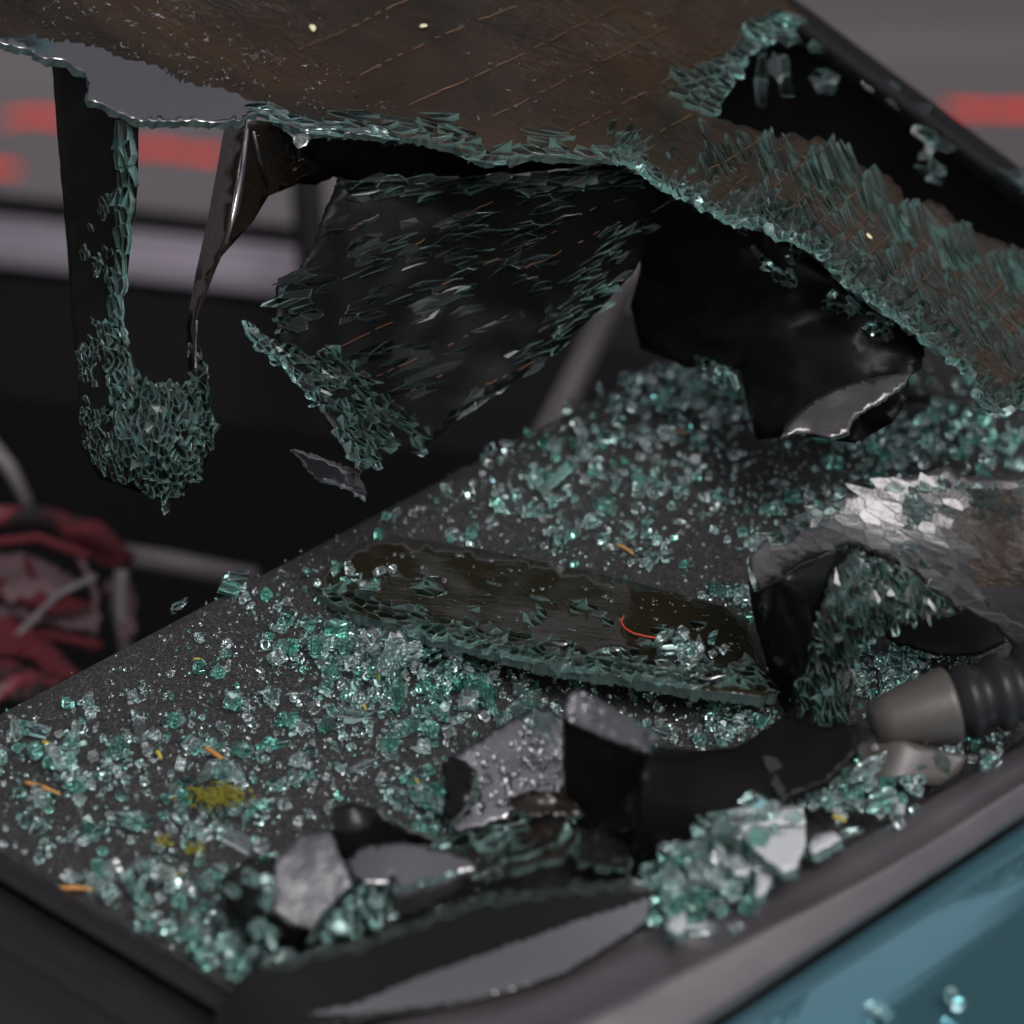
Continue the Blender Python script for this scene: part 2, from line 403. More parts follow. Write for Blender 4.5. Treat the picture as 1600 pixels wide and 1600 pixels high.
# seat back, floor, far door below its window, roof, near side
v, f = box(car(0.03, VF - 0.035, -0.30), AU, AV, Vector((0, 0, 1)), 0.44, 0.025, 0.284); build('seat_back', v, f, 'black', car_o)
v, f = box(car(0.03, VF + 0.7, -0.80), AU, AV, Vector((0, 0, 1)), 0.75, 0.9, 0.03); build('floor_pan', v, f, 'black', car_o)
v, f = box(car(0.03, VF + 1.16, 0.47), AU, AV, Vector((0, 0, 1)), 0.62, 0.78, 0.02); roof = build('roof', v, f, 'paint', car_o)  # unseen; added to shade the cabin, pushed forward so the sheet mirrors sky
v, f = box(car(0.03, VF + 1.16, 0.445), AU, AV, Vector((0, 0, 1)), 0.60, 0.76, 0.004); build('roof_lining', v, f, 'black', roof)
A0 = at(-120, 331, 0.95); B0 = onz(560, 405, A0.z); sd = (B0 - A0).normalized(); sn = sd.cross(Vector((0, 0, 1))).normalized()
if sn.dot(CAM - A0) < 0: sn = -sn
def along(name, pr, mats, ext0=0.3, ext1=-0.03, parent=None):
    """a beam along the far door: profile pr = (out towards the camera, height)"""
    vs = []; fs = []; k = len(pr)
    for s in (-ext0, (B0 - A0).length + ext1): vs += [A0 + sd * s + sn * a + Vector((0, 0, b)) for a, b in pr]
    fs = [(j, (j + 1) % k, k + (j + 1) % k, k + j) for j in range(k)] + [tuple(range(k))[::-1], tuple(range(k, 2 * k))]
    return build(name, vs, fs, mats, parent or car_o)
door = along('door_panel', [(-0.03, -0.80), (-0.03, -0.033), (0.030, -0.033), (0.06, -0.12), (0.06, -0.80)], 'black', 0.3, 0.75)
along('window_gasket', [(-0.030, -0.03), (-0.030, 0.006), (-0.024, 0.010), (-0.012, 0.004), (-0.010, -0.03)], 'rubber', parent=door)
along('door_sill', [(-0.0056, -0.0124), (-0.0056, 0.0006), (0.0019, 0.0), (0.0025, -0.0037), (0.0074, -0.0043), (0.0081, -0.0006), (0.0124, -0.0025), (0.0149, -0.0081), (0.0192, -0.0087), (0.0211, -0.0056), (0.0273, -0.0099), (0.0291, -0.0217), (0.0, -0.031)], 'silver', parent=door)
# pillar of the far door and the grey trim post
v, f = tube([at(478, 250, 0.80), at(482, 330, 0.80), at(492, 430, 0.80), at(505, 560, 0.80)], [0.012, 0.012, 0.013, 0.014], 12); build('door_pillar', v, f, 'black', car_o, smooth=True)
pp = [at(1020, 350, 0.40), at(972, 448, 0.38), at(966, 460, 0.38), at(915, 560, 0.37), at(850, 690, 0.36), at(800, 800, 0.36)]
v, f = tube(pp, [0.010, 0.010, 0.0085, 0.0085, 0.009, 0.009], 16); build('trim_post', v, f, 'grey', car_o, smooth=True)
# left: rubber lip and pillar trim beside the shelf
ll = [(-260, 1172), (-80, 1281), (0, 1330), (200, 1451), (330, 1530), (430, 1594), (600, 1700)]
sh = lambda dy, dx=0: [(x + dx, y + dy) for x, y in ll]
loft('side_lip', [(sh(0), -0.004), (sh(0), 0.006), (sh(8), 0.010), (sh(26), 0.011), (sh(44), 0.010), (sh(52), 0.002)], 'rubber', car_o)
loft('pillar_trim', [(sh(50), 0.000), (sh(62), 0.008), (sh(110), 0.016), (sh(150), 0.022), (sh(156), 0.018), (sh(170), 0.024), (sh(300), 0.036), (sh(306), 0.030), (sh(560), 0.06)], 'rubber', car_o)
# right: seal round the window opening and the boot lid
inn = [(360, 1700), (470, 1640), (700, 1568), (1000, 1455), (1150, 1400), (1300, 1335), (1450, 1250), (1600, 1165), (1760, 1070)]
out = [(900, 1760), (1010, 1672), (1120, 1600), (1360, 1440), (1600, 1280), (1760, 1170)]
def mix(f):
    a = resample(inn, 5); b = resample(out, 5); N = 60
    pa = [a[int(i * (len(a) - 1) / N)] for i in range(N + 1)]; pb = [b[int(i * (len(b) - 1) / N)] for i in range(N + 1)]
    return [(p[0] + (q[0] - p[0]) * f, p[1] + (q[1] - p[1]) * f) for p, q in zip(pa, pb)]
wseal = loft('window_seal', [(mix(-0.06), -0.01), (mix(-0.02), 0.010), (mix(0.05), 0.014), (mix(0.30), 0.0135), (mix(0.50), 0.012), (mix(0.56), 0.0145), (mix(0.62), 0.012), (mix(0.88), 0.010), (mix(0.95), 0.006), (mix(0.985), -0.006)], 'seal', car_o, n=70, jit=0.0012)
loft('seal_gap', [(mix(0.97), -0.004), (mix(1.05), -0.012)], 'black', wseal, n=50)
def outer(d): return [(x + d * 0.62, y + d) for x, y in out]
loft('boot_lid', [(outer(2), -0.006), (outer(6), -0.001), (outer(16), 0.001), (outer(120), -0.001), (outer(300), -0.006), (outer(700), -0.03), (outer(1100), -0.09)], 'paint', car_o, n=50)
# far side: window frame and black pillar trim behind the hole
fr = [(1120, -70), (1190, -18), (1250, 22), (1360, 105), (1480, 195), (1600, 285), (1760, 405)]
def frt(x): return 0.16 - 0.0001 * (x - 1200) * 0.3
def lft(name, rows, mats, parent):
    g = [[at(x, y, t) for x, y, t in r] for r in rows]; n = len(g[0]); vs = [p for r in g for p in r]
    return build(name, vs, [(i * n + j, i * n + j + 1, (i + 1) * n + j + 1, (i + 1) * n + j) for i in range(len(g) - 1) for j in range(n - 1)], mats, parent, smooth=True)
frow = lambda dx, dy, dt: [(x + dx, y + dy, frt(x) + dt) for x, y in fr]
wf = lft('window_frame', [frow(12, -10, 0.05), frow(6, -5, 0.01), frow(0, 0, 0.0), frow(-14, 14, -0.004), frow(-26, 26, 0.0), frow(-30, 34, 0.02)], 'black', car_o)
lft('frame_trim', [frow(-4, 2, -0.006), frow(-10, 9, -0.008), frow(-16, 16, -0.006)], 'black', wf)
lft('pillar_lining', [[(x - 28, y + 28, frt(x) + 0.012) for x, y in fr], [(x - 60, y + 160, frt(x) + 0.05) for x, y in fr], [(max(x - 90, 1040), y + 420 - max(0, (x - 1300)) * 0.35, frt(x) + 0.09) for x, y in fr], [(max(x - 90, 1050), y + 640 - max(0, (x - 1300)) * 0.8, 0.29 - (x - 1100) * 0.0001) for x, y in fr]], 'black', car_o)
v, f = tube([at(1400, 624, 0.185), at(1500, 630, 0.182), at(1640, 634, 0.18)], 0.0035, 8); build('shelf_gap_shade', v, f, 'rubber', car_o, smooth=True)  # dark tube put in for the shaded gap behind the shelf

# ================================================================== the big hanging sheet
lower = [(-40, 60), (0, 67), (19, 70), (53, 83), (72, 92), (103, 94), (116, 106), (134, 112), (134, 125), (140, 156), (156, 162), (175, 170), (200, 180), (219, 189), (250, 189), (300, 188), (331, 192), (372, 188), (390, 180), (409, 175), (437, 188), (481, 209), (500, 206), (550, 207), (600, 212), (640, 214), (690, 222), (715, 232), (740, 245), (760, 252), (800, 247), (855, 241), (905, 246), (955, 246), (990, 252), (1025, 280), (1070, 298), (1100, 320), (1150, 345), (1172, 345), (1240, 370), (1285, 399), (1322, 440), (1360, 465), (1412, 499), (1442, 525), (1476, 551), (1521, 585), (1532, 630), (1577, 641), (1600, 632), (1650, 650)]
upper = [(1650, 410), (1600, 390), (1536, 367), (1510, 360), (1491, 341), (1472, 319), (1450, 311), (1435, 326), (1416, 319), (1405, 292), (1382, 270), (1367, 270), (1322, 244), (1311, 229), (1277, 214), (1262, 221), (1240, 206), (1217, 217), (1169, 199), (1112, 180), (1125, 160), (1115, 135), (1120, 120), (1090, 105), (1145, 95), (1160, 70), (1165, 50), (1215, 25), (1262, 30), (1180, -50)]
strip = [(-60, 40), (0, 52), (103, 66), (156, 72), (188, 90), (238, 100), (269, 119), (300, 131), (350, 138), (384, 153), (440, 172), (500, 190), (700, 226)]
sx, sy = [p[0] for p in strip], [p[1] for p in strip]; lx, ly = [p[0] for p in lower], [p[1] for p in lower]
def curl(x, y):
    if x > 640: return 0.0
    a = np.interp(x, sx, sy) + 3 * noise.noise(Vector((x / 14, y / 9, 1))); d = y - a
    return 0.0
SH = Surf([(-80, -80, .05), (0, 0, .03), (0, 60, .0), (210, 80, .015), (210, -60, .06), (380, 150, .01), (560, 150, .03), (750, 240, -.01), (750, 0, .07), (560, 205, -.005), (1000, 265, .0), (1000, 100, .07), (1100, 150, .07), (1200, 370, .01), (1200, 0, .15), (1300, 330, .045), (1450, 540, .025), (1500, 440, .065), (1600, 640, .025), (1600, 390, .10)], extra=curl, rough=0.0012, rs=60)
sheet = thing('hanging_glass_sheet', SH.p(800, 250), 'large dark brown glass sheet sagging across the top with torn teal edge', 'broken glass')
def reflection_zone(x, y):  # puts the sky reflection in as a mirror patch cut to its outline
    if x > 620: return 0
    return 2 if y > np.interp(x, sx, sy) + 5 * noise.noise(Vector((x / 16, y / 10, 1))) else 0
slab('tinted_sheet', SH, lower + upper + [(-40, -50)], ('sheet', 'frac', 'mirror'), sheet, zone=reflection_zone, step=7, thick=0.0034, jag=2.2, seg=7)
below = lambda dy, x0, x1: [(x, y - dy) for x, y in lower if x0 <= x <= x1]
band = lambda x0, x1, d0, d1: below(d0, x0, x1) + below(d1, x0, x1)[::-1]
pieces(sheet, SH, [
    dict(r=band(390, 960, 0, 18), w=8, l=34, a=8, h=0.0016, tilt=0.3, gap=0.2, j=0.34, st=0.45),
    dict(r=band(480, 960, 22, 42), w=7, l=60, a=10, h=0.0008, tilt=0.15, keep=0.4, j=0.3, st=0.3, gap=0.3),
    dict(r=band(955, 1660, -10, 12), w=8.5, l=13, a=35, h=0.0024, tilt=0.6, j=0.58, st=0.4),
    dict(r=band(955, 1660, 10, 48), w=9, l=20, a=-50, h=0.002, tilt=0.35, keep=0.7, j=0.45, st=0.3),
    dict(r=[(1060, 230), (1120, 200), (1240, 250), (1400, 340), (1560, 400), (1640, 430), (1640, 600), (1500, 520), (1330, 400), (1180, 320)], w=5.5, l=44, a=62, h=0.0008, tilt=0.2, keep=0.62, gap=0.2, j=0.24, st=0.2),
    dict(r=[(x + 9, y + 22) for x, y in [(1112, 180), (1169, 199), (1217, 217), (1240, 206), (1277, 214), (1311, 229), (1367, 270), (1405, 292), (1416, 322), (1405, 345), (1330, 290), (1250, 250), (1160, 215)]], w=7, l=60, a=68, h=0.0022, tilt=0.25, gap=0.3, lift=0.0006, j=0.16, st=0.1),
    dict(r=[(x + 9, y + 24) for x, y in [(1416, 322), (1450, 311), (1472, 319), (1510, 360), (1600, 390), (1640, 405), (1640, 430), (1560, 410), (1480, 385), (1430, 350)]], w=7, l=64, a=68, h=0.0022, tilt=0.25, gap=0.3, lift=0.0006, j=0.16, st=0.1),
    dict(r=[(1050, 120), (1090, 105), (1145, 95), (1160, 70), (1165, 50), (1215, 25), (1240, 40), (1180, 80), (1150, 110), (1130, 165), (1110, 185), (1060, 165)], w=11, l=26, a=25, h=0.003, tilt=0.16),
], mats=('piece', 'crack'))
wires(sheet, SH, [[(545, 130), (680, 62), (815, 8)], [(640, 168), (800, 95), (960, 15)], [(880, 215), (1000, 150), (1130, 80)], [(965, 245), (1095, 172)], [(1105, 268), (1212, 208)], [(1200, 300), (1288, 232)], [(1255, 368), (1348, 292)], [(1335, 418), (1405, 352)], [(1415, 465), (1505, 375)], [(1480, 525), (1570, 440)], [(420, 100), (560, 40), (640, 0)], [(760, 190), (900, 120), (1040, 45)], [(1150, 290), (1225, 228)], [(1225, 335), (1300, 270)], [(1300, 395), (1370, 325)], [(1385, 440), (1450, 370)], [(1540, 560), (1620, 470)]], lift=0.0012, r=0.00024, dash=0.66)
drops(sheet, SH, [(0, 0), (300, 0), (520, 100), (620, 170), (480, 170), (300, 125), (150, 66), (0, 45)], 330, 0.0003, 0.0011, el=(1, 3.2))
drops(sheet, SH, [(420, 10), (1050, 20), (1000, 200), (760, 210), (520, 150)], 110, 0.0002, 0.0008, el=(1, 2.5))
for (x, y, r) in ((488, 46, .0016), (662, 43, .0013), (632, -8, .0014), (1356, 371, .0012)):
    p, n = SH.pn(x, y); v, f = drop_mesh(p + n * 0.001, n, r, r * 0.5, 1.5, x)
    tag(build('petal_fleck', v, f, 'petal'), {488: 'pale petal fleck on wet brown glass sheet, nearest the lilac edge', 662: 'pale round petal fleck on the brown sheet near the top edge', 632: 'pale fleck at the very top of the brown sheet', 1356: 'pale fleck on the cracked right strip of the brown sheet'}[x], 'petal', 'pale flecks on the glass sheet')
# dark folded rim below the torn edge
SR = Surf([(470, 200, .02), (1000, 260, .035), (1000, 330, .05), (480, 290, .05), (750, 260, .04)])
slab('folded_rim', SR, [(470, 196), (560, 205), (700, 215), (760, 240), (960, 245), (1050, 300), (1000, 330), (880, 285), (700, 290), (560, 292), (522, 276), (490, 290), (455, 285), (470, 240)], ('film', 'film'), sheet, step=20, thick=0.002)
# single cube on the rim
SC = Surf([(455, 205, -.03), (490, 205, -.03), (455, 245, -.03), (490, 245, -.025)])

# ================================================================== left flap
SL = Surf([(80, 95, .03), (210, 190, -.02), (105, 400, .03), (200, 400, .0), (125, 690, .02), (240, 680, -.015), (330, 690, .02), (265, 785, .01), (310, 540, .01)], rough=0.002, rs=40, seed=3)
lo = [(80, 90), (135, 104), (145, 150), (200, 178), (214, 190), (213, 240), (212, 290), (207, 330), (199, 400), (187, 480), (190, 520), (208, 560), (219, 598), (250, 606), (296, 600), (298, 560), (299, 520), (312, 545), (326, 600), (333, 690), (318, 735), (285, 770), (262, 784), (205, 765), (155, 748), (128, 700), (114, 520), (104, 380), (92, 240)]
lf = thing('torn_glass_flap', SL.p(230, 770), 'narrow dark glass flap hanging at far left, ending in a crumbled green pocket', 'broken glass')
slab('film_sheet', SL, lo, ('filmd', 'filmd'), lf, step=13, thick=0.0015, jag=0.6, seg=14)
pieces(lf, SL, [
    dict(r=[(184, 195), (213, 195), (211, 330), (200, 400), (189, 500), (172, 500), (182, 400), (186, 300)], w=9, l=26, a=88, h=0.0036, tilt=0.25, j=0.55),
    dict(r=[(172, 500), (189, 495), (219, 598), (296, 600), (300, 525), (313, 548), (333, 690), (312, 735), (262, 784), (215, 765), (185, 690), (170, 600)], w=8.5, l=13, a=80, h=0.0026, tilt=0.5, j=0.62, keep=0.9),
    dict(r=[(150, 400), (180, 420), (172, 520), (175, 640), (190, 720), (205, 762), (160, 745), (132, 690), (122, 560), (130, 450)], w=6, l=10, a=75, h=0.0012, tilt=0.35, keep=0.62, j=0.6),
    dict(r=[(130, 300), (180, 300), (180, 420), (125, 440)], w=7, l=14, a=85, h=0.0010, tilt=0.2, keep=0.3),
], mats=('piece', 'crack'))

# ================================================================== folded dark shard
SK1 = Surf([(350, 190, .03), (388, 185, -.01), (345, 395, -.01), (300, 490, .01), (300, 580, .0)])
SK2 = Surf([(384, 185, -.01), (505, 262, .04), (344, 400, -.01), (420, 310, .03)])
sk = thing('folded_glass_shard', SK1.p(300, 480), 'slim black folded glass shard with wet streaks hanging under the lilac edge', 'broken glass')
slab('long_facet', SK1, [(352, 192), (386, 187), (372, 270), (352, 380), (330, 430), (306, 500), (304, 575), (297, 580), (291, 510), (305, 430), (325, 340)], ('filmb', 'filmb'), sk, step=14, thick=0.0008, jag=0.3, seg=25)
slab('broad_facet', SK2, [(388, 187), (430, 192), (470, 225), (505, 264), (460, 290), (420, 306), (396, 345), (345, 402), (356, 375), (374, 270)], ('filmb', 'frac'), sk, step=14, thick=0.001, jag=0.4, seg=20)
v, f = tube([SK2.p(x, y) for x, y in ((385, 200), (378, 260), (365, 330), (348, 392))], [0.0012, 0.0022, 0.0024, 0.0010], 8); build('wet_ridge', v, f, 'mirror', sk, smooth=True)
v, f = tube([SK2.p(x, y) for x, y in ((396, 205), (404, 245), (416, 290))], [0.0008, 0.0014, 0.0010], 8); build('wet_ridge', v, f, 'mirror', sk, smooth=True)
drops(sk, SK2, [(395, 200), (440, 205), (480, 250), (420, 300), (385, 320)], 70, 0.0003, 0.0009)

# ================================================================== centre flap
SCn = Surf([(540, 280, .02), (760, 280, .02), (960, 262, .02), (1040, 300, .04), (480, 420, .0), (700, 450, .045), (930, 480, .055), (430, 540, -.01), (600, 600, .03), (700, 650, .05), (570, 735, .0), (640, 710, .03)], rough=0.003, rs=50, seed=9)
co = [(530, 276), (560, 286), (700, 282), (880, 266), (960, 256), (1045, 290), (1025, 360), (990, 425), (940, 480), (880, 540), (800, 600), (720, 648), (700, 668), (655, 708), (612, 712), (585, 728), (562, 738), (540, 700), (505, 645), (462, 585), (440, 545), (432, 500), (436, 435), (470, 420), (490, 380), (510, 330)]
cf = thing('torn_glass_flap', SCn.p(570, 735), 'big black cracked glass flap hanging in the centre with rows of teal cracks', 'broken glass')
slab('film_sheet', SCn, co, ('filmd', 'filmd'), cf, step=16, thick=0.0015, jag=1)
pieces(cf, SCn, [
    dict(r=[(525, 276), (700, 278), (880, 262), (1000, 262), (990, 290), (860, 300), (640, 306), (528, 318)], w=8.5, l=34, a=-10, h=0.0024, tilt=0.35, keep=0.8, j=0.55),
    dict(r=[(432, 430), (480, 418), (486, 520), (440, 535)], w=10, l=38, a=-12, h=0.0024, tilt=0.2, j=0.5),
    dict(r=[(385, 505), (440, 535), (500, 560), (560, 650), (600, 720), (565, 742), (520, 670), (450, 585), (400, 545)], w=7.5, l=15, a=40, h=0.0024, tilt=0.5, keep=0.72, j=0.6),
    dict(r=[(470, 560), (520, 540), (640, 650), (690, 665), (640, 720), (590, 700)], w=7.5, l=18, a=35, h=0.0022, tilt=0.5, keep=0.66, j=0.6),
    dict(r=[(990, 425), (1025, 360), (1040, 300), (960, 330), (930, 400), (860, 450), (840, 520), (740, 600), (690, 660), (720, 650), (800, 602), (880, 542), (940, 482)], w=6.5, l=32, a=-32, h=0.0012, tilt=0.3, keep=0.6, j=0.55),
    dict(r=[(520, 320), (900, 300), (860, 450), (740, 590), (640, 640), (500, 520), (480, 420)], w=8.5, l=40, a=-18, h=0.0008, tilt=0.08, j=0.55, keep=0.5),
], mats=('piece', 'crack'))
wires(cf, SCn, [[(515, 548), (612, 503)], [(545, 360), (600, 330)], [(640, 385), (785, 305)], [(690, 445), (870, 360)], [(690, 545), (800, 488)], [(590, 640), (700, 580)], [(870, 345), (1010, 298)], [(820, 420), (960, 350)], [(560, 600), (650, 560)], [(760, 600), (850, 556)]], lift=0.0004, r=0.00022, dash=0.6)
SCf = Surf([(470, 740, .01), (570, 780, -.01), (540, 700, .02), (600, 760, .02)])
ft = thing('glass_flap_tip', SCf.p(560, 778), 'small crumpled film tip hanging under the centre flap, above the shelf edge', 'broken glass')
slab('film_tip', SCf, [(455, 700), (520, 720), (560, 735), (570, 760), (572, 780), (545, 765), (490, 745)], ('mirror', 'frac'), ft, step=10, thick=0.001, jag=2.5)

# ================================================================== right flap with its folded tongue
SRt = Surf([(1000, 300, .05), (1180, 350, .035), (1330, 450, .04), (1440, 540, .04), (1010, 540, .12), (1170, 680, .06), (1330, 690, .03), (1415, 620, .02)], rough=0.002, rs=60, seed=4, crease=0.016, cs=95)
ro = [(1000, 285), (1060, 300), (1150, 350), (1240, 380), (1320, 445), (1445, 530), (1440, 575), (1420, 585), (1418, 620), (1395, 660), (1350, 686), (1328, 692), (1288, 684), (1240, 680), (1182, 688), (1168, 640), (1158, 580), (1120, 568), (1075, 576), (1040, 560), (1000, 545), (985, 480), (1000, 420)]
rf = thing('torn_glass_flap', SRt.p(1200, 688), 'black film flap hanging at right of centre over the far shelf fragments', 'broken glass')
slab('film_sheet', SRt, ro, ('filmd', 'filmd'), rf, step=18, thick=0.0015, jag=1)
pieces(rf, SRt, [dict(r=[(1150, 350), (1240, 380), (1330, 455), (1440, 535), (1430, 560), (1330, 500), (1250, 470), (1180, 400)], w=10, l=14, a=40, h=0.003, tilt=0.3, keep=0.42),
                 dict(r=[(1095, 570), (1125, 568), (1158, 582), (1152, 606), (1120, 605)], w=11, l=20, a=70, h=0.003, tilt=0.2),
                 dict(r=[(1000, 300), (1140, 350), (1160, 560), (1020, 540)], w=9, l=16, a=60, h=0.001, tilt=0.2, keep=0.02)], mats=('piece', 'crack'))
SRg = Surf([(1220, 682, .0), (1240, 655, .004), (1300, 610, .012), (1410, 583, .014), (1412, 600, .010), (1330, 655, .002), (1260, 680, -.002)], rough=0.002, rs=40, seed=5)
slab('folded_tongue', SRg, [(1218, 684), (1228, 662), (1260, 632), (1300, 608), (1350, 592), (1408, 583), (1424, 580), (1414, 600), (1385, 622), (1335, 652), (1325, 675), (1300, 684), (1260, 676)], ('wetfilm', 'frac'), rf, step=8, thick=0.002, jag=1)

# ================================================================== flat folded pane lying on the shelf
SA = Surf([(480, 915, .004), (600, 838, .006), (850, 880, .012), (1140, 950, .012), (1215, 1080, .012), (1080, 1080, .022), (850, 1040, .022), (640, 985, .016), (850, 960, .014)], z=True, rough=0.0015, rs=40, seed=6)
ao = [(485, 918), (520, 880), (560, 850), (620, 838), (760, 860), (900, 888), (1050, 925), (1135, 950), (1165, 975), (1190, 1030), (1216, 1082), (1190, 1088), (1080, 1076), (960, 1055), (850, 1040), (760, 1015), (640, 985), (545, 955)]
pa = thing('flat_glass_pane', SA.p(850, 1040), 'long dark olive glass pane lying flat across the middle of the shelf', 'broken glass')
slab('tinted_pane', SA, ao, ('olive', 'frac'), pa, step=13, thick=0.005, jag=1)
pieces(pa, SA, [dict(r=[(500, 920), (560, 925), (700, 965), (900, 1010), (1100, 1030), (1180, 1040), (1210, 1078), (1080, 1074), (960, 1053), (850, 1038), (760, 1013), (640, 983), (545, 953)], w=9, l=22, a=14, h=0.0014, tilt=0.5, keep=0.8),
                dict(r=[(590, 890), (760, 900), (1000, 960), (1150, 985), (1180, 1040), (1000, 1010), (700, 950), (560, 920)], w=8, l=26, a=12, h=0.0008, tilt=0.4, keep=0.42),
                dict(r=[(640, 972), (760, 1002), (850, 1028), (960, 1043), (1080, 1062), (1080, 1078), (960, 1057), (850, 1042), (760, 1017), (640, 987)], w=10, l=16, a=12, h=0.003, tilt=0.2)], mats=('piece', 'crack'))
drops(pa, SA, [(600, 850), (900, 895), (1150, 970), (1180, 1030), (900, 1000), (600, 925)], 160, 0.0003, 0.0012, el=(1, 3))
SW = [(975, 968), (970, 978), (976, 988), (990, 996), (1010, 1001), (1032, 1004)]
v, f = tube([SA.p(x, y) + Vector((0, 0, 0.0022)) for x, y in resample(SW, 4)], 0.00045, 6); tag(build('wire_curl', v, f, 'redw', smooth=True), 'thin curled red wire lying on the flat dark pane', 'wire')
# pieces with a bright wet top lying on the pane's lower right
for (pts, lab) in (([(858, 1002), (885, 998), (905, 1006), (880, 1012)], 'lilac film flake on the flat pane, leftmost of three'), ([(930, 1010), (960, 1006), (985, 1016), (955, 1028), (940, 1022)], 'lilac film flake on the flat pane beside the teal cluster'), ([(1090, 1060), (1120, 1052), (1140, 1052), (1112, 1064)], 'lilac film flake near the right corner of the flat pane')):
    m_ = pts[0]; S_ = Surf([(p[0], p[1], SA.t(*m_) - 0.004 - 0.00016 * (p[1] - m_[1])) for p in pts])
    o = slab('film_flake', S_, pts, ('mirror', 'frac'), None, step=8, thick=0.001, jag=1.5); tag(o, lab, 'glass flake', 'film flakes on the flat pane')

# ================================================================== crumpled heap at the right
hp = thing('crumpled_glass_heap', onz(1300, 1110, 0), 'crumpled glass heap on the right with lilac top and teal cracked skirt', 'broken glass')
SB1 = Surf([(1180, 890, .066), (1270, 798, .090), (1400, 748, .100), (1480, 736, .102), (1640, 745, .104), (1330, 850, .078), (1420, 885, .072), (1500, 955, .055), (1560, 990, .048), (1640, 990, .050), (1250, 880, .070), (1500, 820, .088), (1600, 850, .085)], z=True, rough=0.004, rs=110, seed=11)
b1 = [(1172, 905), (1170, 870), (1190, 850), (1225, 822), (1270, 797), (1310, 780), (1400, 747), (1440, 742), (1480, 728), (1500, 742), (1560, 748), (1650, 740), (1650, 1010), (1585, 1010), (1560, 985), (1538, 948), (1500, 958), (1470, 930), (1420, 887), (1332, 850), (1295, 862), (1250, 882), (1210, 908), (1188, 930)]
slab('crumpled_top', SB1, b1, ('wetfilm', 'frac', 'sheet'), hp, step=9, thick=0.003, jag=1.5, zone=lambda x, y: 2 if x + 40 * noise.noise(Vector((x / 40, y / 40, 4))) > 1500 and 765 < y < 915 else 0)
SB2 = Surf([(1165, 880, .066), (1210, 905, .078), (1330, 852, .077), (1255, 1040, .035), (1230, 1112, .004), (1215, 1085, .003), (1180, 980, .035), (1290, 950, .060)], z=True, rough=0.003, rs=50, seed=2)
slab('folded_side', SB2, [(1166, 880), (1178, 925), (1210, 910), (1250, 884), (1330, 852), (1302, 900), (1278, 960), (1262, 1040), (1240, 1108), (1226, 1112), (1210, 1080), (1190, 1010), (1176, 960)], ('film', 'frac'), hp, step=14, thick=0.002, jag=1)
SB3 = Surf([(1330, 852, .077), (1420, 887, .071), (1500, 957, .054), (1400, 1000, .044), (1340, 1010, .043), (1325, 1125, .015), (1240, 1105, .010), (1262, 1040, .035), (1290, 940, .068)], z=True, rough=0.004, rs=30, seed=8)
b3 = [(1330, 850), (1420, 886), (1470, 930), (1502, 957), (1440, 965), (1390, 985), (1345, 1005), (1332, 1060), (1326, 1128), (1300, 1140), (1270, 1126), (1240, 1110), (1262, 1040), (1278, 960), (1302, 895)]
slab('cracked_skirt', SB3, b3, ('filmb', 'frac'), hp, step=12, thick=0.002, jag=1.5)
pieces(hp, SB3, [dict(r=b3, w=8, l=22, a=75, h=0.0024, tilt=0.4, keep=0.85, j=0.6)], limit=150, mats=('glass', 'frac'))
SB4 = Surf([(1370, 985, .02), (1545, 940, .025), (1530, 1020, .02), (1400, 1010, .02)], z=True)
slab('hollow_shade_sheet', SB4, [(1350, 975), (1420, 945), (1550, 935), (1570, 1000), (1530, 1018), (1480, 1022), (1400, 1002)], ('black', 'black'), hp, step=25, thick=0.002)  # black sheet put in for the shade of the hollow under the heap
pieces(hp, SB1, [dict(r=[(1400, 760), (1640, 750), (1640, 790), (1500, 790), (1450, 840)], w=9, l=20, a=20, h=0.0014, tilt=0.3, keep=0.7, j=0.55),
                 dict(r=[(1400, 760), (1640, 750), (1640, 800), (1500, 800), (1440, 870), (1500, 950), (1470, 925), (1410, 870)], w=12, l=26, a=20, h=0.0018, tilt=0.25, keep=0.5),
                 dict(r=[(1190, 835), (1300, 778), (1330, 790), (1220, 860)], w=12, l=22, a=-30, h=0.003, tilt=0.3, keep=0.7),
                 dict(r=[(1500, 800), (1640, 800), (1640, 960), (1560, 960)], w=11, l=30, a=30, h=0.001, tilt=0.2, keep=0.22)], limit=200, mats=('piece', 'crack'))
pieces(hp, SB1, [dict(r=[(1180, 900), (1190, 852), (1270, 800), (1400, 752), (1470, 745), (1500, 800), (1520, 900), (1560, 960), (1600, 990), (1570, 995), (1535, 945), (1500, 950), (1420, 882), (1330, 846), (1250, 876)], w=15, l=34, a=24, h=0.0010, tilt=0.05, keep=0.8, j=0.6)], limit=120, mats=('wetfilm', 'crack'), name='film_flake')

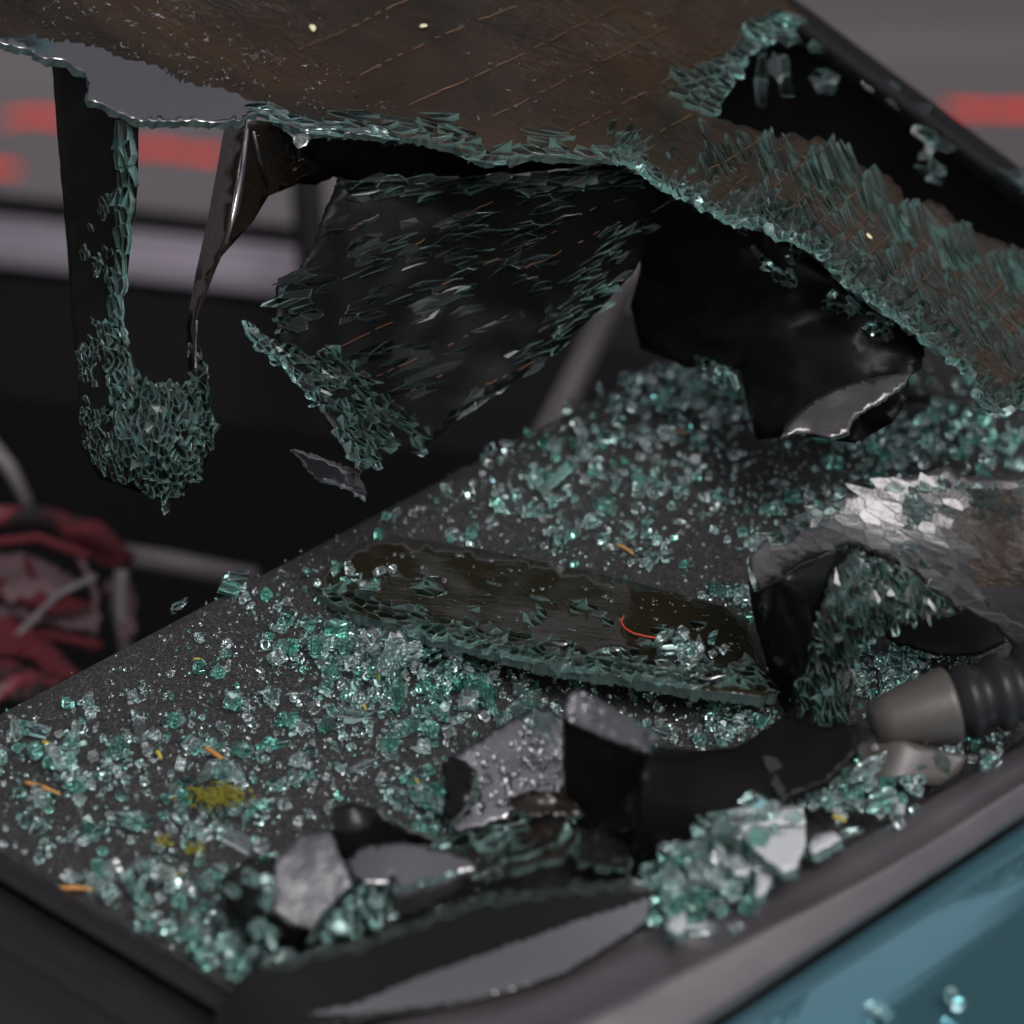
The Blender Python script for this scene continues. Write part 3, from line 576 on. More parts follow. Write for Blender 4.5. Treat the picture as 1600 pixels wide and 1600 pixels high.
# ================================================================== small folded pieces at the front of the shelf
def bit(name, label, parts):
    x, y = parts[0][2][0]; o = thing(name, onz(x, y, 0), label, 'broken glass')
    for (pn, S, ol, mats, kw) in parts: slab(pn, S, ol, mats, o, **{**dict(step=10, thick=0.003, jag=1.2), **kw})
    return o
S1 = Surf([(700, 1180, .026), (780, 1120, .032), (880, 1110, .034), (885, 1260, .016), (700, 1290, .010), (790, 1290, .012)], z=True, rough=0.0005, rs=40, seed=21)
o1 = [(700, 1185), (735, 1165), (780, 1135), (830, 1105), (862, 1108), (880, 1125), (880, 1225), (874, 1258), (820, 1262), (790, 1282), (745, 1296), (715, 1300), (700, 1285), (704, 1250), (694, 1230)]
tile = bit('droplet_glass_tile', 'grey wet glass tile covered in water drops, left of the black folded box', [('wet_tile', S1, o1, ('mirror', 'frac'), {}),
    ('dark_corner', Surf([(690, 1180, .028), (740, 1190, .030), (700, 1280, .012), (740, 1270, .018)], z=True, rough=0.004, rs=20), [(690, 1195), (705, 1182), (728, 1190), (745, 1205), (738, 1230), (728, 1262), (705, 1285), (692, 1270), (696, 1240)], ('film', 'frac'), {}),
    ('bent_lip', Surf([(790, 1240, .024), (880, 1235, .026), (910, 1270, .022), (800, 1275, .022)], z=True, rough=0.004, rs=16), [(792, 1248), (830, 1235), (880, 1238), (912, 1268), (885, 1276), (830, 1275), (805, 1262)], ('filmb', 'frac'), {})])
drops(tile, S1, [(730, 1175), (830, 1115), (875, 1130), (875, 1225), (800, 1255), (740, 1280)], 95, 0.0006, 0.0024, keep=45, el=(1, 1.9))
pieces(tile, S1, [dict(r=[(800, 1112), (862, 1102), (880, 1122), (880, 1170), (850, 1150)], w=7, l=40, a=35, h=0.001, tilt=0.15)])
S2 = Surf([(886, 1090, .0665), (905, 1076, .068), (1022, 1150, .068), (1010, 1178, .0605), (881, 1124, .0605)], z=True, rough=0.0008, rs=20)
S3 = Surf([(880, 1122, .058), (1010, 1176, .058), (1003, 1260, .030), (990, 1352, .004), (900, 1290, .008), (880, 1200, .035)], z=True)
S4 = Surf([(1012, 1176, .058), (1022, 1150, .045), (1200, 1130, .030), (1330, 1140, .040), (1290, 1220, .03), (1130, 1300, .02), (1000, 1360, .010)], z=True, rough=0.003, rs=60)
boxp = bit('folded_black_film', 'black film folded like a box with a bright lilac curled top edge', [
    ('front_face', S3, [(880, 1122), (945, 1150), (1008, 1178), (1004, 1250), (990, 1352), (950, 1340), (905, 1290), (885, 1270), (880, 1200)], ('film', 'film'), {}),
    ('curled_top', S2, [(886, 1090), (897, 1078), (905, 1076), (960, 1108), (1022, 1150), (1010, 1178), (990, 1174), (930, 1148), (881, 1124)], ('mirror', 'frac'), dict(step=7)),
    ('side_face', S4, [(1010, 1178), (1020, 1165), (1090, 1172), (1150, 1168), (1195, 1140), (1225, 1118), (1290, 1135), (1340, 1130), (1336, 1175), (1290, 1222), (1240, 1242), (1130, 1302), (1060, 1345), (1000, 1365), (988, 1352), (1002, 1250)], ('filmd', 'filmd'), {})])
drops(boxp, S2, [(892, 1088), (905, 1080), (1016, 1150), (1006, 1172), (890, 1122)], 60, 0.0004, 0.0016, el=(1, 2.4))
S5 = Surf([(390, 1380, .030), (470, 1300, .036), (545, 1330, .036), (550, 1390, .028), (480, 1450, .020), (420, 1460, .020)], z=True, rough=0.0015, rs=30, seed=31)
lump = bit('scuffed_glass_lump', 'blurred scuffed grey glass chunk with teal sides at the front corner of the shelf', [
    ('scuffed_face', S5, [(430, 1345), (470, 1305), (515, 1300), (530, 1335), (550, 1380), (510, 1425), (490, 1455), (450, 1440), (425, 1420)], ('dull', 'frac'), {}),
    ('dark_side', Surf([(340, 1370, .020), (430, 1345, .02), (425, 1425, .036), (360, 1470, .004), (480, 1480, .004)], z=True, rough=0.003, rs=25), [(345, 1375), (390, 1340), (430, 1340), (424, 1420), (450, 1442), (490, 1458), (480, 1490), (420, 1480), (365, 1460), (345, 1420)], ('film', 'frac'), {}),
    ('right_side', Surf([(550, 1380, .026), (610, 1380, .012), (600, 1450, .004), (490, 1458, .03)], z=True), [(550, 1380), (575, 1372), (610, 1400), (612, 1440), (560, 1470), (490, 1470), (492, 1455), (512, 1425)], ('film', 'frac'), {})])
pieces(lump, Surf([(340, 1370, .024), (430, 1345, .024), (425, 1425, .04), (360, 1470, .008), (480, 1480, .008)], z=True), [dict(r=[(350, 1375), (430, 1345), (425, 1425), (480, 1485), (370, 1465)], w=16, l=22, a=60, tilt=0.3, keep=0.35)], mats=('glass', 'frac'))
pieces(lump, Surf([(550, 1380, .03), (610, 1380, .016), (600, 1450, .008), (490, 1458, .034)], z=True), [dict(r=[(555, 1385), (605, 1400), (610, 1440), (500, 1470)], w=14, l=20, a=60, tilt=0.3, keep=0.7)], mats=('glass', 'frac'))
S6 = Surf([(545, 1340, .026), (620, 1318, .028), (750, 1345, .026), (740, 1365, .024), (640, 1400, .020), (550, 1370, .024)], z=True)
bit('grey_glass_tile', 'smooth grey glass tile with a notch, right of the scuffed chunk', [
    ('smooth_face', S6, [(540, 1345), (565, 1322), (625, 1314), (690, 1325), (752, 1348), (758, 1356), (715, 1368), (680, 1385), (622, 1402), (616, 1370), (612, 1362), (608, 1382), (570, 1380), (548, 1365)], ('mirror', 'frac'), dict(jag=0.6)),
    ('torn_under', Surf([(620, 1400, .026), (720, 1370, .022), (690, 1420, .004), (620, 1440, .004)], z=True, rough=0.005, rs=18), [(615, 1395), (680, 1382), (716, 1366), (745, 1370), (705, 1405), (660, 1428), (615, 1440)], ('dull', 'frac'), {})])
bit('curled_black_film', 'curled black film scrap standing behind the grey notched tile', [
    ('curl', Surf([(515, 1290, .020), (540, 1255, .022), (600, 1265, .022), (640, 1300, .016), (720, 1320, .010), (600, 1330, .006), (530, 1340, .006)], z=True), [(514, 1300), (522, 1262), (548, 1255), (592, 1262), (608, 1282), (650, 1300), (700, 1318), (640, 1318), (565, 1326), (540, 1345), (528, 1330)], ('film', 'frac'), {})])
S8 = Surf([(700, 1300, .02), (880, 1280, .024), (900, 1330, .03), (720, 1370, .03), (800, 1320, .028)], z=True, rough=0.006, rs=22, seed=12)
shd = bit('crumpled_clear_shard', 'crumpled clear glass shards between the droplet tile and the long strip', [
    ('crumple', S8, [(690, 1305), (760, 1300), (830, 1290), (880, 1285), (905, 1300), (880, 1340), (820, 1352), (760, 1372), (735, 1360), (752, 1345), (720, 1325)], ('filmb', 'frac'), dict(step=8, smooth=False))])
pieces(shd, S8, [dict(r=[(690, 1310), (880, 1288), (890, 1335), (760, 1370)], w=14, l=30, a=-15, tilt=0.35, keep=0.45, h=0.002)], mats=('piece', 'crack'))
S9 = Surf([(900, 1290, .01), (985, 1320, .012), (980, 1370, .022), (905, 1350, .024)], z=True, rough=0.008, rs=14, seed=13)
bit('small_torn_scrap', 'small torn shiny scrap at the foot of the black folded box', [('scrap', S9, [(905, 1290), (950, 1300), (985, 1325), (982, 1358), (940, 1352), (905, 1345)], ('mirror', 'frac'), dict(step=7, smooth=False))])
# long dark strip leaning against the seal
def gcurl(x, y):
    a = np.interp(x, [380, 560, 644, 800, 900, 1010], [1595, 1566, 1528, 1474, 1440, 1405]); return 0.0
S10 = Surf([(330, 1600, .012), (394, 1512, .024), (612, 1456, .027), (800, 1397, .030), (1010, 1380, .0265), (420, 1625, .012), (600, 1586, .016), (800, 1548, .018), (940, 1490, .018), (1008, 1440, .0205)], z=True, extra=gcurl)
o10 = [(330, 1600), (350, 1560), (394, 1512), (500, 1485), (612, 1454), (706, 1413), (800, 1395), (900, 1378), (980, 1375), (1020, 1395), (1008, 1440), (940, 1490), (880, 1525), (800, 1548), (700, 1574), (600, 1586), (480, 1612), (400, 1630)]
ls = bit('long_glass_strip', 'long dark glass strip leaning on the front seal with a lilac reflection', [('tinted_strip', S10, o10, ('film', 'film', 'mirror'), dict(step=6, thick=0.0009, jag=0.2, seg=24, zone=lambda x, y: 2 if y > np.interp(x, [380, 560, 644, 800, 900, 1010], [1605, 1568, 1530, 1476, 1440, 1405]) and y < np.interp(x, [560, 700, 800, 880, 1010], [1584, 1568, 1545, 1520, 1440]) else 0))])  # bright reflection band put in as a mirror zone, not by the bend
pieces(ls, S10, [dict(r=[(394, 1510), (612, 1454), (706, 1413), (800, 1395), (980, 1375), (980, 1388), (800, 1410), (706, 1430), (612, 1470), (400, 1526)], w=9, l=24, a=-18, tilt=0.1, h=0.0014)], mats=('piece', 'crack'))

# ================================================================== plastic bracket with a ribbed plug
br = thing('plastic_bracket', onz(1420, 1225, 0.012), 'olive grey plastic bracket with black ribbed plug standing on the seal at right', 'bracket')
ax0, ax1 = onz(1375, 1130, 0.028), onz(1650, 1060, 0.038); axd = (ax1 - ax0).normalized()
def lathe(name, prof, mats, seg=40, arc=(0, 2 * math.pi)):
    a = axd.cross(Vector((0, 0, 1))).normalized(); b = axd.cross(a); vs, fs = [], []
    full = arc[1] - arc[0] > 6.28; S_ = seg if full else seg + 1
    for s, r in prof:
        r *= 0.88
        for k in range(S_):
            t = arc[0] + (arc[1] - arc[0]) * k / seg; vs.append(ax0 + axd * s + (a * math.cos(t) + b * math.sin(t)) * r)
    for i in range(len(prof) - 1):
        for k in range(seg): fs.append((i * S_ + k, i * S_ + (k + 1) % S_, (i + 1) * S_ + (k + 1) % S_, (i + 1) * S_ + k))
    o = build(name, vs, fs, mats, br, smooth=True); return o
lathe('collar', [(-0.004, 0.0), (-0.003, 0.010), (0.004, 0.0135), (0.020, 0.0165), (0.028, 0.0185), (0.030, 0.0188), (0.031, 0.0175), (0.029, 0.0160), (0.014, 0.0135)], 'olivep')
lathe('plug', [(0.016, 0.0130), (0.034, 0.0145), (0.036, 0.0175), (0.040, 0.0178), (0.042, 0.0150), (0.047, 0.0150), (0.049, 0.0185), (0.054, 0.0188), (0.056, 0.0155), (0.061, 0.0155), (0.063, 0.0195), (0.070, 0.0198), (0.072, 0.0150), (0.075, 0.0)], 'rubber')
SF = Surf([(1310, 1200, .014), (1350, 1150, .022), (1400, 1165, .026), (1500, 1185, .020), (1320, 1225, .012), (1400, 1225, .016), (1470, 1228, .012)], z=True)
foot = slab('foot', SF, [(1308, 1208), (1335, 1165), (1365, 1140), (1400, 1152), (1450, 1168), (1512, 1180), (1500, 1205), (1468, 1228), (1400, 1222), (1350, 1218), (1318, 1225)], ('olivep', 'olivep'), br, step=12, thick=0.008, jag=0.3)
v, f = drop_mesh(SF.p(1366, 1170) + Vector((0, 0, .0005)), SF.pn(1366, 1170)[1], 0.0022, 0.0012); build('rivet', v, f, 'grey', foot, smooth=True)

# ================================================================== loose glass
def proto(i):
    rnd = random.Random(100 + i); n = rnd.choice((4, 4, 4, 5, 5, 6)); el = rnd.choice((1, 1, 1.1, 1.25, 1.45, 1.8)) if i % 7 else (3.4 if i in (7, 14, 21, 28, 35) and i else 1.5)
    a0 = rnd.uniform(0, 6); h = 0.5 * rnd.uniform(0.55, 0.85); q = []
    for k in range(n):
        t = a0 + 2 * math.pi * (k + rnd.uniform(-.2, .2)) / n; r = 0.5 * rnd.uniform(0.68, 1.25); q.append((math.cos(t) * r * el, math.sin(t) * r))
    vs = []
    for z, s in ((-h, 0.95), (-h + .04, 1.0), (h - .04, 1.0 + rnd.uniform(-.14, .08)), (h, 0.93)):
        for x, y in q: vs.append((x * s + rnd.uniform(-.03, .03), y * s + rnd.uniform(-.03, .03), z + rnd.uniform(-.02, .02)))
    fs = [tuple(range(n))[::-1], tuple(range(3 * n, 4 * n))]
    for r in range(3):
        for k in range(n): fs.append((r * n + k, r * n + (k + 1) % n, (r + 1) * n + (k + 1) % n, (r + 1) * n + k))
    return np.array(vs), fs
NP = 36; PR = [proto(i) for i in range(NP)]; PM = []
for i, (v, f) in enumerate(PR):
    row = []
    for mk in ('glass', 'glassw', 'glassd'):
        me = bpy.data.meshes.new('glass_fragment'); me.from_pydata(v.tolist(), [], f); me.materials.append(M[mk])
        row.append(me)
    PM.append(row)
rng = np.random.default_rng(5)
far_a, far_b = (0, 1100), (870, 640)
def on_shelf(x, y): return onz(x, y, 0).dot(AV) < VF - 0.004
# (x, y, spread x, spread y, slope, count, size mm, layers)
blobs = [
    (640, 1055, 95, 34, 0.20, 330, 5.2, 3), (520, 1000, 60, 30, 0.1, 70, 5.0, 2), (740, 1050, 60, 25, 0.3, 90, 5.0, 2), (440, 930, 50, 30, -.3, 26, 4.6, 1),
    (380, 1060, 120, 40, -.1, 90, 4.8, 1), (330, 1150, 180, 50, 0, 190, 4.4, 1), (90, 1190, 100, 40, 0.2, 170, 4.6, 2), (170, 1280, 160, 60, .2, 210, 4.2, 1),
    (430, 1210, 130, 50, .1, 150, 4.2, 1), (330, 1330, 140, 60, .3, 170, 4.2, 1), (250, 1440, 90, 50, .55, 260, 4.4, 3), (380, 1520, 70, 30, .5, 160, 4.4, 3), (600, 1200, 90, 50, 0, 50, 4.2, 1),
    (665, 1265, 24, 26, 0, 60, 4.4, 3), (560, 1130, 80, 30, 0, 60, 4.0, 1),
    (1010, 660, 110, 60, -.1, 330, 4.6, 2), (1080, 610, 80, 30, -.2, 150, 4.8, 2), (960, 740, 140, 50, 0, 210, 4.4, 1), (880, 800, 130, 40, .2, 150, 4.4, 1), (700, 800, 90, 40, -.4, 50, 4.4, 1), (950, 850, 90, 30, .2, 60, 4.4, 1), (1080, 760, 90, 50, 0, 110, 4.2, 1), (800, 720, 90, 40, -.5, 50, 4.2, 1),
    (1450, 690, 90, 28, 0, 220, 4.8, 3), (1540, 680, 70, 40, 0, 150, 4.8, 3), (1370, 720, 40, 26, -.2, 80, 4.8, 2), (1450, 600, 70, 14, 0, 50, 4.6, 1), (1150, 945, 30, 12, .2, 30, 4.4, 2), (1250, 800, 40, 20, -.4, 60, 4.6, 2),
    (1415, 1060, 55, 42, 0, 330, 3.6, 3), (1140, 1140, 34, 22, -.3, 120, 3.4, 2), (1010, 1110, 50, 26, .2, 60, 3.6, 1),
]
frag = []
def place(x, y, size, layer, base=None, nrm=None):
    i = int(rng.integers(NP)); i = i if i % 7 or rng.random() < .3 else i + 1 - (i == NP - 1) * 2; p = base if base is not None else onz(x, y, 0)
    if rng.random() < 0.6: e = Euler((rng.normal(0, .18), rng.normal(0, .18), rng.uniform(0, 6.28)))
    else: e = Euler((rng.uniform(0, 6.28), rng.uniform(0, 6.28), rng.uniform(0, 6.28)))
    m = np.array(e.to_matrix()); s = size * 0.001
    zmin = (PR[i][0] @ m.T)[:, 2].min() * s
    z = -zmin + layer * size * 0.00062 + 0.0002
    mk = int(rng.choice([0, 0, 0, 1, 1, 1, 2]))
    frag.append((size, i, mk, e, Vector((p.x, p.y, p.z + z)), x, y))
for (cx, cy, sx_, sy_, sl, n, mm, lay) in blobs:
    subs = [(rng.normal(0, 1), rng.normal(0, 1)) for _ in range(max(3, n // 14))]
    for k in range(int(n * (0.66 if cx < 560 else 0.62 if cy < 900 else 1.1))):
        gx, gy = rng.normal(0, 1), rng.normal(0, 1); x = cx + gx * sx_; y = cy + gy * sy_ + gx * sx_ * sl
        if rng.random() < 0.5:
            gx, gy = subs[int(rng.integers(len(subs)))]; x = cx + gx * sx_ + rng.normal(0, 11); y = cy + gy * sy_ + gx * sx_ * sl + rng.normal(0, 6)
        if x < -60 or x > 1680 or not on_shelf(x, y): continue
        if y > np.interp(x, [-260, 430, 600], [1172, 1590, 1700]) - 8: continue
        if inside(x, y, ao) or (y > np.interp(x, [p[0] for p in inn], [p[1] for p in inn]) - 8): continue
        r = math.hypot(gx, gy); L = int(rng.integers(lay)) if r < 1.3 else 0
        place(x, y, mm * 0.76 * float(np.clip(rng.lognormal(-.08, .45), .32, 2.2)), L)
# cluster on the flat pane, and the drift along the seal
onseal = []
for k in range(26):
    x, y = 1065 + rng.normal(0, 20), 1030 + rng.normal(0, 10); place(x, y, 4.4, int(rng.integers(3)), SA.p(x, y) + Vector((0, 0, .001)))
for k in range(14):
    x, y = 540 + rng.normal(0, 40), 905 + rng.normal(0, 14); place(x, y, 4.0, 0, SA.p(x, y))
n_shelf = len(frag)
for (cx, cy, sx_, sy_, n, mm, lay) in ((1085, 1390, 34, 26, 110, 5.4, 3), (1160, 1330, 40, 26, 120, 5.4, 3), (1130, 1375, 36, 20, 70, 5.4, 3), (1330, 1240, 55, 26, 90, 4.4, 2), (1285, 1215, 14, 26, 30, 5, 3), (1420, 1190, 60, 20, 40, 4, 1), (1500, 1160, 40, 20, 24, 4.4, 1), (1050, 1430, 40, 16, 20, 4, 1)):
    for k in range(n):
        x, y = cx + rng.normal(0, sx_), cy + rng.normal(0, sy_); p = onz(x, y, 0.0135)
        place(x, y, mm * float(np.clip(rng.lognormal(0, .25), .5, 1.7)), int(rng.integers(lay)), p)
for (x, y) in ((1365, 1582), (1380, 1592), (1485, 1568), (1498, 1578)):
    place(x, y, 5.0, 0, onz(x, y, 0.002))
def area_label(k, x, y):
    if y > 1490 and x > 1300: return 'green glass fragment lying on the teal boot lid', 'fragments on the boot lid'
    if k >= n_shelf: return 'green glass fragment heaped on the grey front window seal', 'fragments along the window seal'
    if 1330 < x and 980 < y: return 'tiny glass fragment in the patch beside the olive bracket', 'fragments by the bracket'
    if y < 1000 and x > 600 and not inside(x, y, ao): return 'teal glass fragment scattered on the far shelf beyond the flat pane', 'fragments beyond the pane'
    if inside(x, y, ao): return 'teal glass fragment lying on top of the flat dark pane', 'fragments on the pane'
    if x > 480 and y < 1150: return 'teal glass fragment in the dense drift in front of the flat pane', 'fragments in the central drift'
    return 'teal glass fragment scattered on the left and near part of the shelf', 'fragments on the near shelf'
def visible_size(k): s, i, mk, e, p, x, y = frag[k]; return (0.72 if k >= n_shelf else 1) * s * (2 if i % 7 == 0 else 1) / ((p - CAM).dot(DV)) * (1 if 0 < x < 1600 and 0 < y < 1600 else 0)
order = sorted(range(len(frag)), key=visible_size, reverse=True)
lim = 300
for k in order[:lim]:
    s, i, mk, e, p, x, y = frag[k]
    o = bpy.data.objects.new('glass_fragment', PM[i][mk]); col.objects.link(o); o.location = p; o.rotation_euler = e; o.scale = (s * .001,) * 3
    lb, g = area_label(k, x, y); sp = PR[i][0].max(0) - PR[i][0].min(0); ratio = max(sp[0], sp[1]) / min(sp[0], sp[1])
    lb = ('long ' if ratio > 1.9 else 'chunky ' if ratio < 1.25 else 'squarish ' if len(PR[i][0]) == 16 else 'many sided ') + ('', 'pale clear ', 'dark green ')[mk] + (lb.split(' ', 1)[1] if mk else lb)
    tag(o, lb, 'glass fragment', g)
def joined(name, keys, label, cat):
    V, F, I = [], [], []; nb = 0
    for k in keys:
        s, i, mk, e, p, x, y = frag[k]; v = (PR[i][0] * s * .001) @ np.array(e.to_matrix()).T + np.array(p)
        V += v.tolist(); F += [tuple(a + nb for a in f) for f in PR[i][1]]; I += [mk] * len(PR[i][1]); nb += len(v)
    return tag(build(name, V, F, ('glass', 'glassw', 'glassd'), None, I), label, cat, kind='stuff')
rest = order[lim:]
joined('glass_crumbs', [k for k in rest if k < n_shelf], 'small glass crumbs strewn between the larger fragments all over the shelf', 'glass crumbs')
joined('glass_drift', [k for k in rest if k >= n_shelf], 'drift of small green crumbs along the front window seal', 'glass crumbs')
# glass dust
frag2 = frag; frag = []
for k in range(7000):
    b = blobs[int(rng.integers(len(blobs)))]; x = b[0] + rng.normal(0, 1) * b[2] * 1.7; y = b[1] + rng.normal(0, 1) * b[3] * 1.9
    if on_shelf(x, y) and not inside(x, y, ao) and y < np.interp(x, [-260, 430, 600], [1172, 1590, 1700]) - 8 and y < np.interp(x, [p[0] for p in inn], [p[1] for p in inn]) - 8 and -50 < x < 1650:
        place(x, y, float(rng.uniform(.4, 1.5)), 0)
joined('glass_dust', range(len(frag)), 'fine glittering glass dust sprinkled over the grey shelf', 'glass dust')
frag = frag2
# lone pieces worth naming
def lone(x, y, i, size, e, mk, label, p=None):
    o = bpy.data.objects.new('glass_fragment', PM[i][mk]); col.objects.link(o); m = np.array(Euler(e).to_matrix())
    o.location = (p or onz(x, y, 0)) + Vector((0, 0, -(PR[i][0] @ m.T)[:, 2].min() * size * .001)); o.rotation_euler = e; o.scale = (size * .001,) * 3
    tag(o, label, 'glass fragment')
lone(366, 906, 7, 5, (0, 0, 0.1), 0, 'long teal sliver lying alone right at the far shelf edge')
lone(280, 950, 14, 4.2, (0, 0, 0.9), 0, 'short teal sliver alone at the shelf edge, left of the long one')
lone(470, 226, 3, 5.5, (0.8, 0.3, 0.4), 1, 'single bright glass cube caught under the torn sheet edge', SC.p(470, 230))
lone(845, 805, 21, 5, (0, 0, 0.2), 0, 'long blurred teal sliver on the far shelf left of the orange twig')
lone(1480, 705, 28, 5, (0, 0.1, -0.6), 1, 'long pale glass bar lying among far fragments above the crumpled heap')
lone(700, 1045, 35, 4.6, (0.2, 0, 0.6), 2, 'long green glass bar lying on top of the central drift')
lone(425, 1168, 14, 4.6, (0, 0, 0.1), 2, 'dark green glass bar on the shelf right of the orange twig')
# white chips on the seal
def chip(name, label, ol, z0, z1):
    ym, yM = min(p[1] for p in ol), max(p[1] for p in ol)
    S_ = Surf([(p[0], p[1], z0 + (z1 - z0) * (p[1] - ym) / (yM - ym)) for p in ol], z=True)
    tag(slab(name, S_, ol, ('chipw', 'frac'), None, step=10, thick=0.004, jag=1.2), label, 'glass chip', 'white chips on the seal')
M['chipw'] = mat('milky glass chip', (0.52, 0.54, 0.54), 0.35)
bump(M['chipw'], noise_tex(M['chipw'], 300, 4), 0.3, 0.001)
chip('glass_chip', 'large milky white glass chip lying on the green heap on the seal', [(1160, 1300), (1175, 1292), (1258, 1290), (1258, 1320), (1245, 1355), (1225, 1362), (1200, 1345), (1170, 1318)], .026, .036)
chip('glass_chip', 'frosted flat glass chip behind the large milky chip', [(1152, 1285), (1170, 1268), (1215, 1258), (1255, 1258), (1258, 1288), (1175, 1290), (1158, 1302)], .020, .028)
chip('glass_chip', 'small white glass chip just right of the large milky chip', [(1262, 1322), (1275, 1302), (1300, 1298), (1316, 1310), (1290, 1325), (1270, 1334)], .018, .026)
chip('glass_chip', 'small white triangular glass chip standing at the left end of the seal heap', [(1040, 1450), (1058, 1412), (1066, 1410), (1074, 1445), (1060, 1460)], .018, .030)
chip('glass_chip', 'white glass chip in the middle of the green seal heap', [(1142, 1352), (1160, 1345), (1175, 1352), (1168, 1368), (1150, 1368)], .024, .032)
chip('glass_chip', 'narrow white glass chip leaning below the large milky chip', [(1180, 1350), (1196, 1345), (1208, 1370), (1195, 1395), (1182, 1402)], .022, .032)

# ================================================================== plant debris
def twig(x0, y0, x1, y1, r_, m, label, cat='twig', group='plant bits on the shelf', z=0.0035, bend=0.0006):
    r = r_ * 0.78; a, b = onz(x0, y0, z), onz(x1, y1, z); pts = [a + (b - a) * t + Vector((0, 0, bend * math.sin(math.pi * t))) for t in np.linspace(0, 1, 8)]
    v, f = tube(pts, [r * s * random.uniform(.7, 1.05) for s in (.5, .9, 1, 1.05, .95, .9, .75, .3)], 6)
    tag(build('twig' if m == 'straw' else 'leaf_bit', v, f, m, smooth=True), label, cat, group)
twig(38, 1222, 95, 1242, .0016, 'straw', 'orange brown twig lying near the left edge of the photo')
twig(320, 1168, 354, 1192, .0018, 'straw', 'orange brown twig in the middle of the near shelf above the moss')
twig(88, 1388, 146, 1390, .0018, 'straw', 'orange brown twig at the shelf edge by the left rubber lip')
twig(962, 850, 990, 866, .0014, 'straw', 'orange brown twig on the far shelf beyond the flat pane')
twig(66, 1158, 84, 1172, .0017, 'yellow', 'yellow green leaf bit near the left edge above the twig', 'leaf')
twig(245, 1174, 252, 1186, .0016, 'yellow', 'yellow leaf bit left of the middle orange twig', 'leaf')
twig(302, 1030, 318, 1034, .0012, 'yellow', 'yellow leaf bit on the teal cluster near the far shelf edge', 'leaf')
twig(585, 1052, 594, 1062, .0012, 'yellow', 'yellow leaf bit in the upper part of the central drift', 'leaf', z=.008)
twig(566, 1100, 572, 1110, .0011, 'yellow', 'yellow leaf bit in the lower part of the central drift', 'leaf', z=.008)
twig(1300, 1276, 1322, 1284, .0016, 'yellow', 'yellow leaf bit on the seal right of the milky chip', 'leaf', z=.022)
twig(648, 1216, 654, 1226, .0009, 'yellow', 'tiny yellow leaf bit left of the droplet tile', 'leaf')
twig(1056, 674, 1074, 678, .0012, 'straw', 'tiny blurred orange twig at the top of the far shelf')
mv, mf = [], []
for k in range(420):
    x, y = 343 + random.gauss(0, 20), 1244 + random.gauss(0, 8) + 0; b = onz(x, y, .003 + random.random() * .006)
    d = Vector((random.gauss(0, 1), random.gauss(0, 1), random.uniform(.2, 1.4))).normalized(); s = d.orthogonal().normalized(); n0 = len(mv)
    L = random.uniform(.0015, .0035); mv += [b - s * .0006, b + s * .0006, b + d * L * .6 + s * .0005 + d.cross(s) * .0005, b + d * L]; mf += [(n0, n0 + 1, n0 + 2, n0 + 3)]
tag(build('moss_tuft', mv, mf, 'moss'), 'bright yellow green moss tuft on the near shelf', 'moss')
for (x, y, lb) in ((255, 1316, 'tiny yellow moss crumb left of the grey lumps, below the big tuft'), (305, 1328, 'tiny yellow moss crumb just left of the scuffed chunk'), (270, 1368, 'tiny yellow moss crumb nearest the left rubber lip')):
    mv, mf = [], []
    for k in range(40):
        b = onz(x + random.gauss(0, 5), y + random.gauss(0, 3), .003); d = Vector((random.gauss(0, 1), random.gauss(0, 1), random.uniform(.2, 1))).normalized(); s = d.orthogonal().normalized(); n0 = len(mv)
        mv += [b - s * .0006, b + s * .0006, b + d * .002 + s * .0005, b + d * .003]; mf += [(n0, n0 + 1, n0 + 2, n0 + 3)]
    tag(build('moss_crumb', mv, mf, 'moss'), lb, 'moss')

# ================================================================== torn fabric and struts in the back seat
M['red'] = mat('red cloth', (0.085, 0.007, 0.012), 0.9); M['pink'] = mat('faded pink cloth', (0.13, 0.08, 0.088), 0.9)
fab = thing('torn_fabric', at(80, 1000, .3), 'blurred torn red and pink cloth tangled in the dark back seat at left', 'fabric')
def rag(ol, t0, t1, m, seed):
    xs = [p[0] for p in ol]; ys = [p[1] for p in ol]
    slab('cloth_fold', Surf([(min(xs), min(ys), t0), (max(xs), min(ys), t0 + .02), (max(xs), max(ys), t1), (min(xs), max(ys), t1 + .02)], rough=0.02, rs=30, seed=seed), ol, (m, m), fab, step=12, thick=0.002, jag=3)
rag([(-60, 870), (30, 862), (80, 880), (118, 905), (105, 935), (60, 928), (10, 940), (-60, 930)], .34, .30, 'pink', 1)
rag([(-60, 925), (40, 930), (120, 950), (155, 960), (150, 985), (90, 975), (20, 965), (-60, 975)], .33, .30, 'pink', 2)
rag([(-60, 975), (10, 962), (60, 985), (105, 1030), (125, 1050), (95, 1062), (40, 1025), (-60, 1010)], .30, .26, 'red', 3)
rag([(-60, 905), (0, 900), (60, 925), (110, 925), (140, 945), (90, 955), (20, 935), (-60, 940)], .32, .29, 'red', 4)
rag([(-60, 1030), (20, 1030), (60, 1050), (100, 1055), (60, 1090), (-60, 1095)], .26, .23, 'redc', 5)
rag([(95, 820), (150, 830), (190, 862), (180, 885), (140, 870), (100, 850)], .38, .35, 'red', 6)
rag([(165, 905), (200, 900), (212, 930), (205, 985), (185, 1005), (172, 960)], .36, .32, 'pink', 7)
v, f = tube([at(165, 862, .42), at(260, 878, .42), at(400, 905, .42)], [.006, .007, .007], 10); tag(build('seat_strut', v, f, 'grey', smooth=True), 'blurred grey strut running right from the red fabric', 'strut')
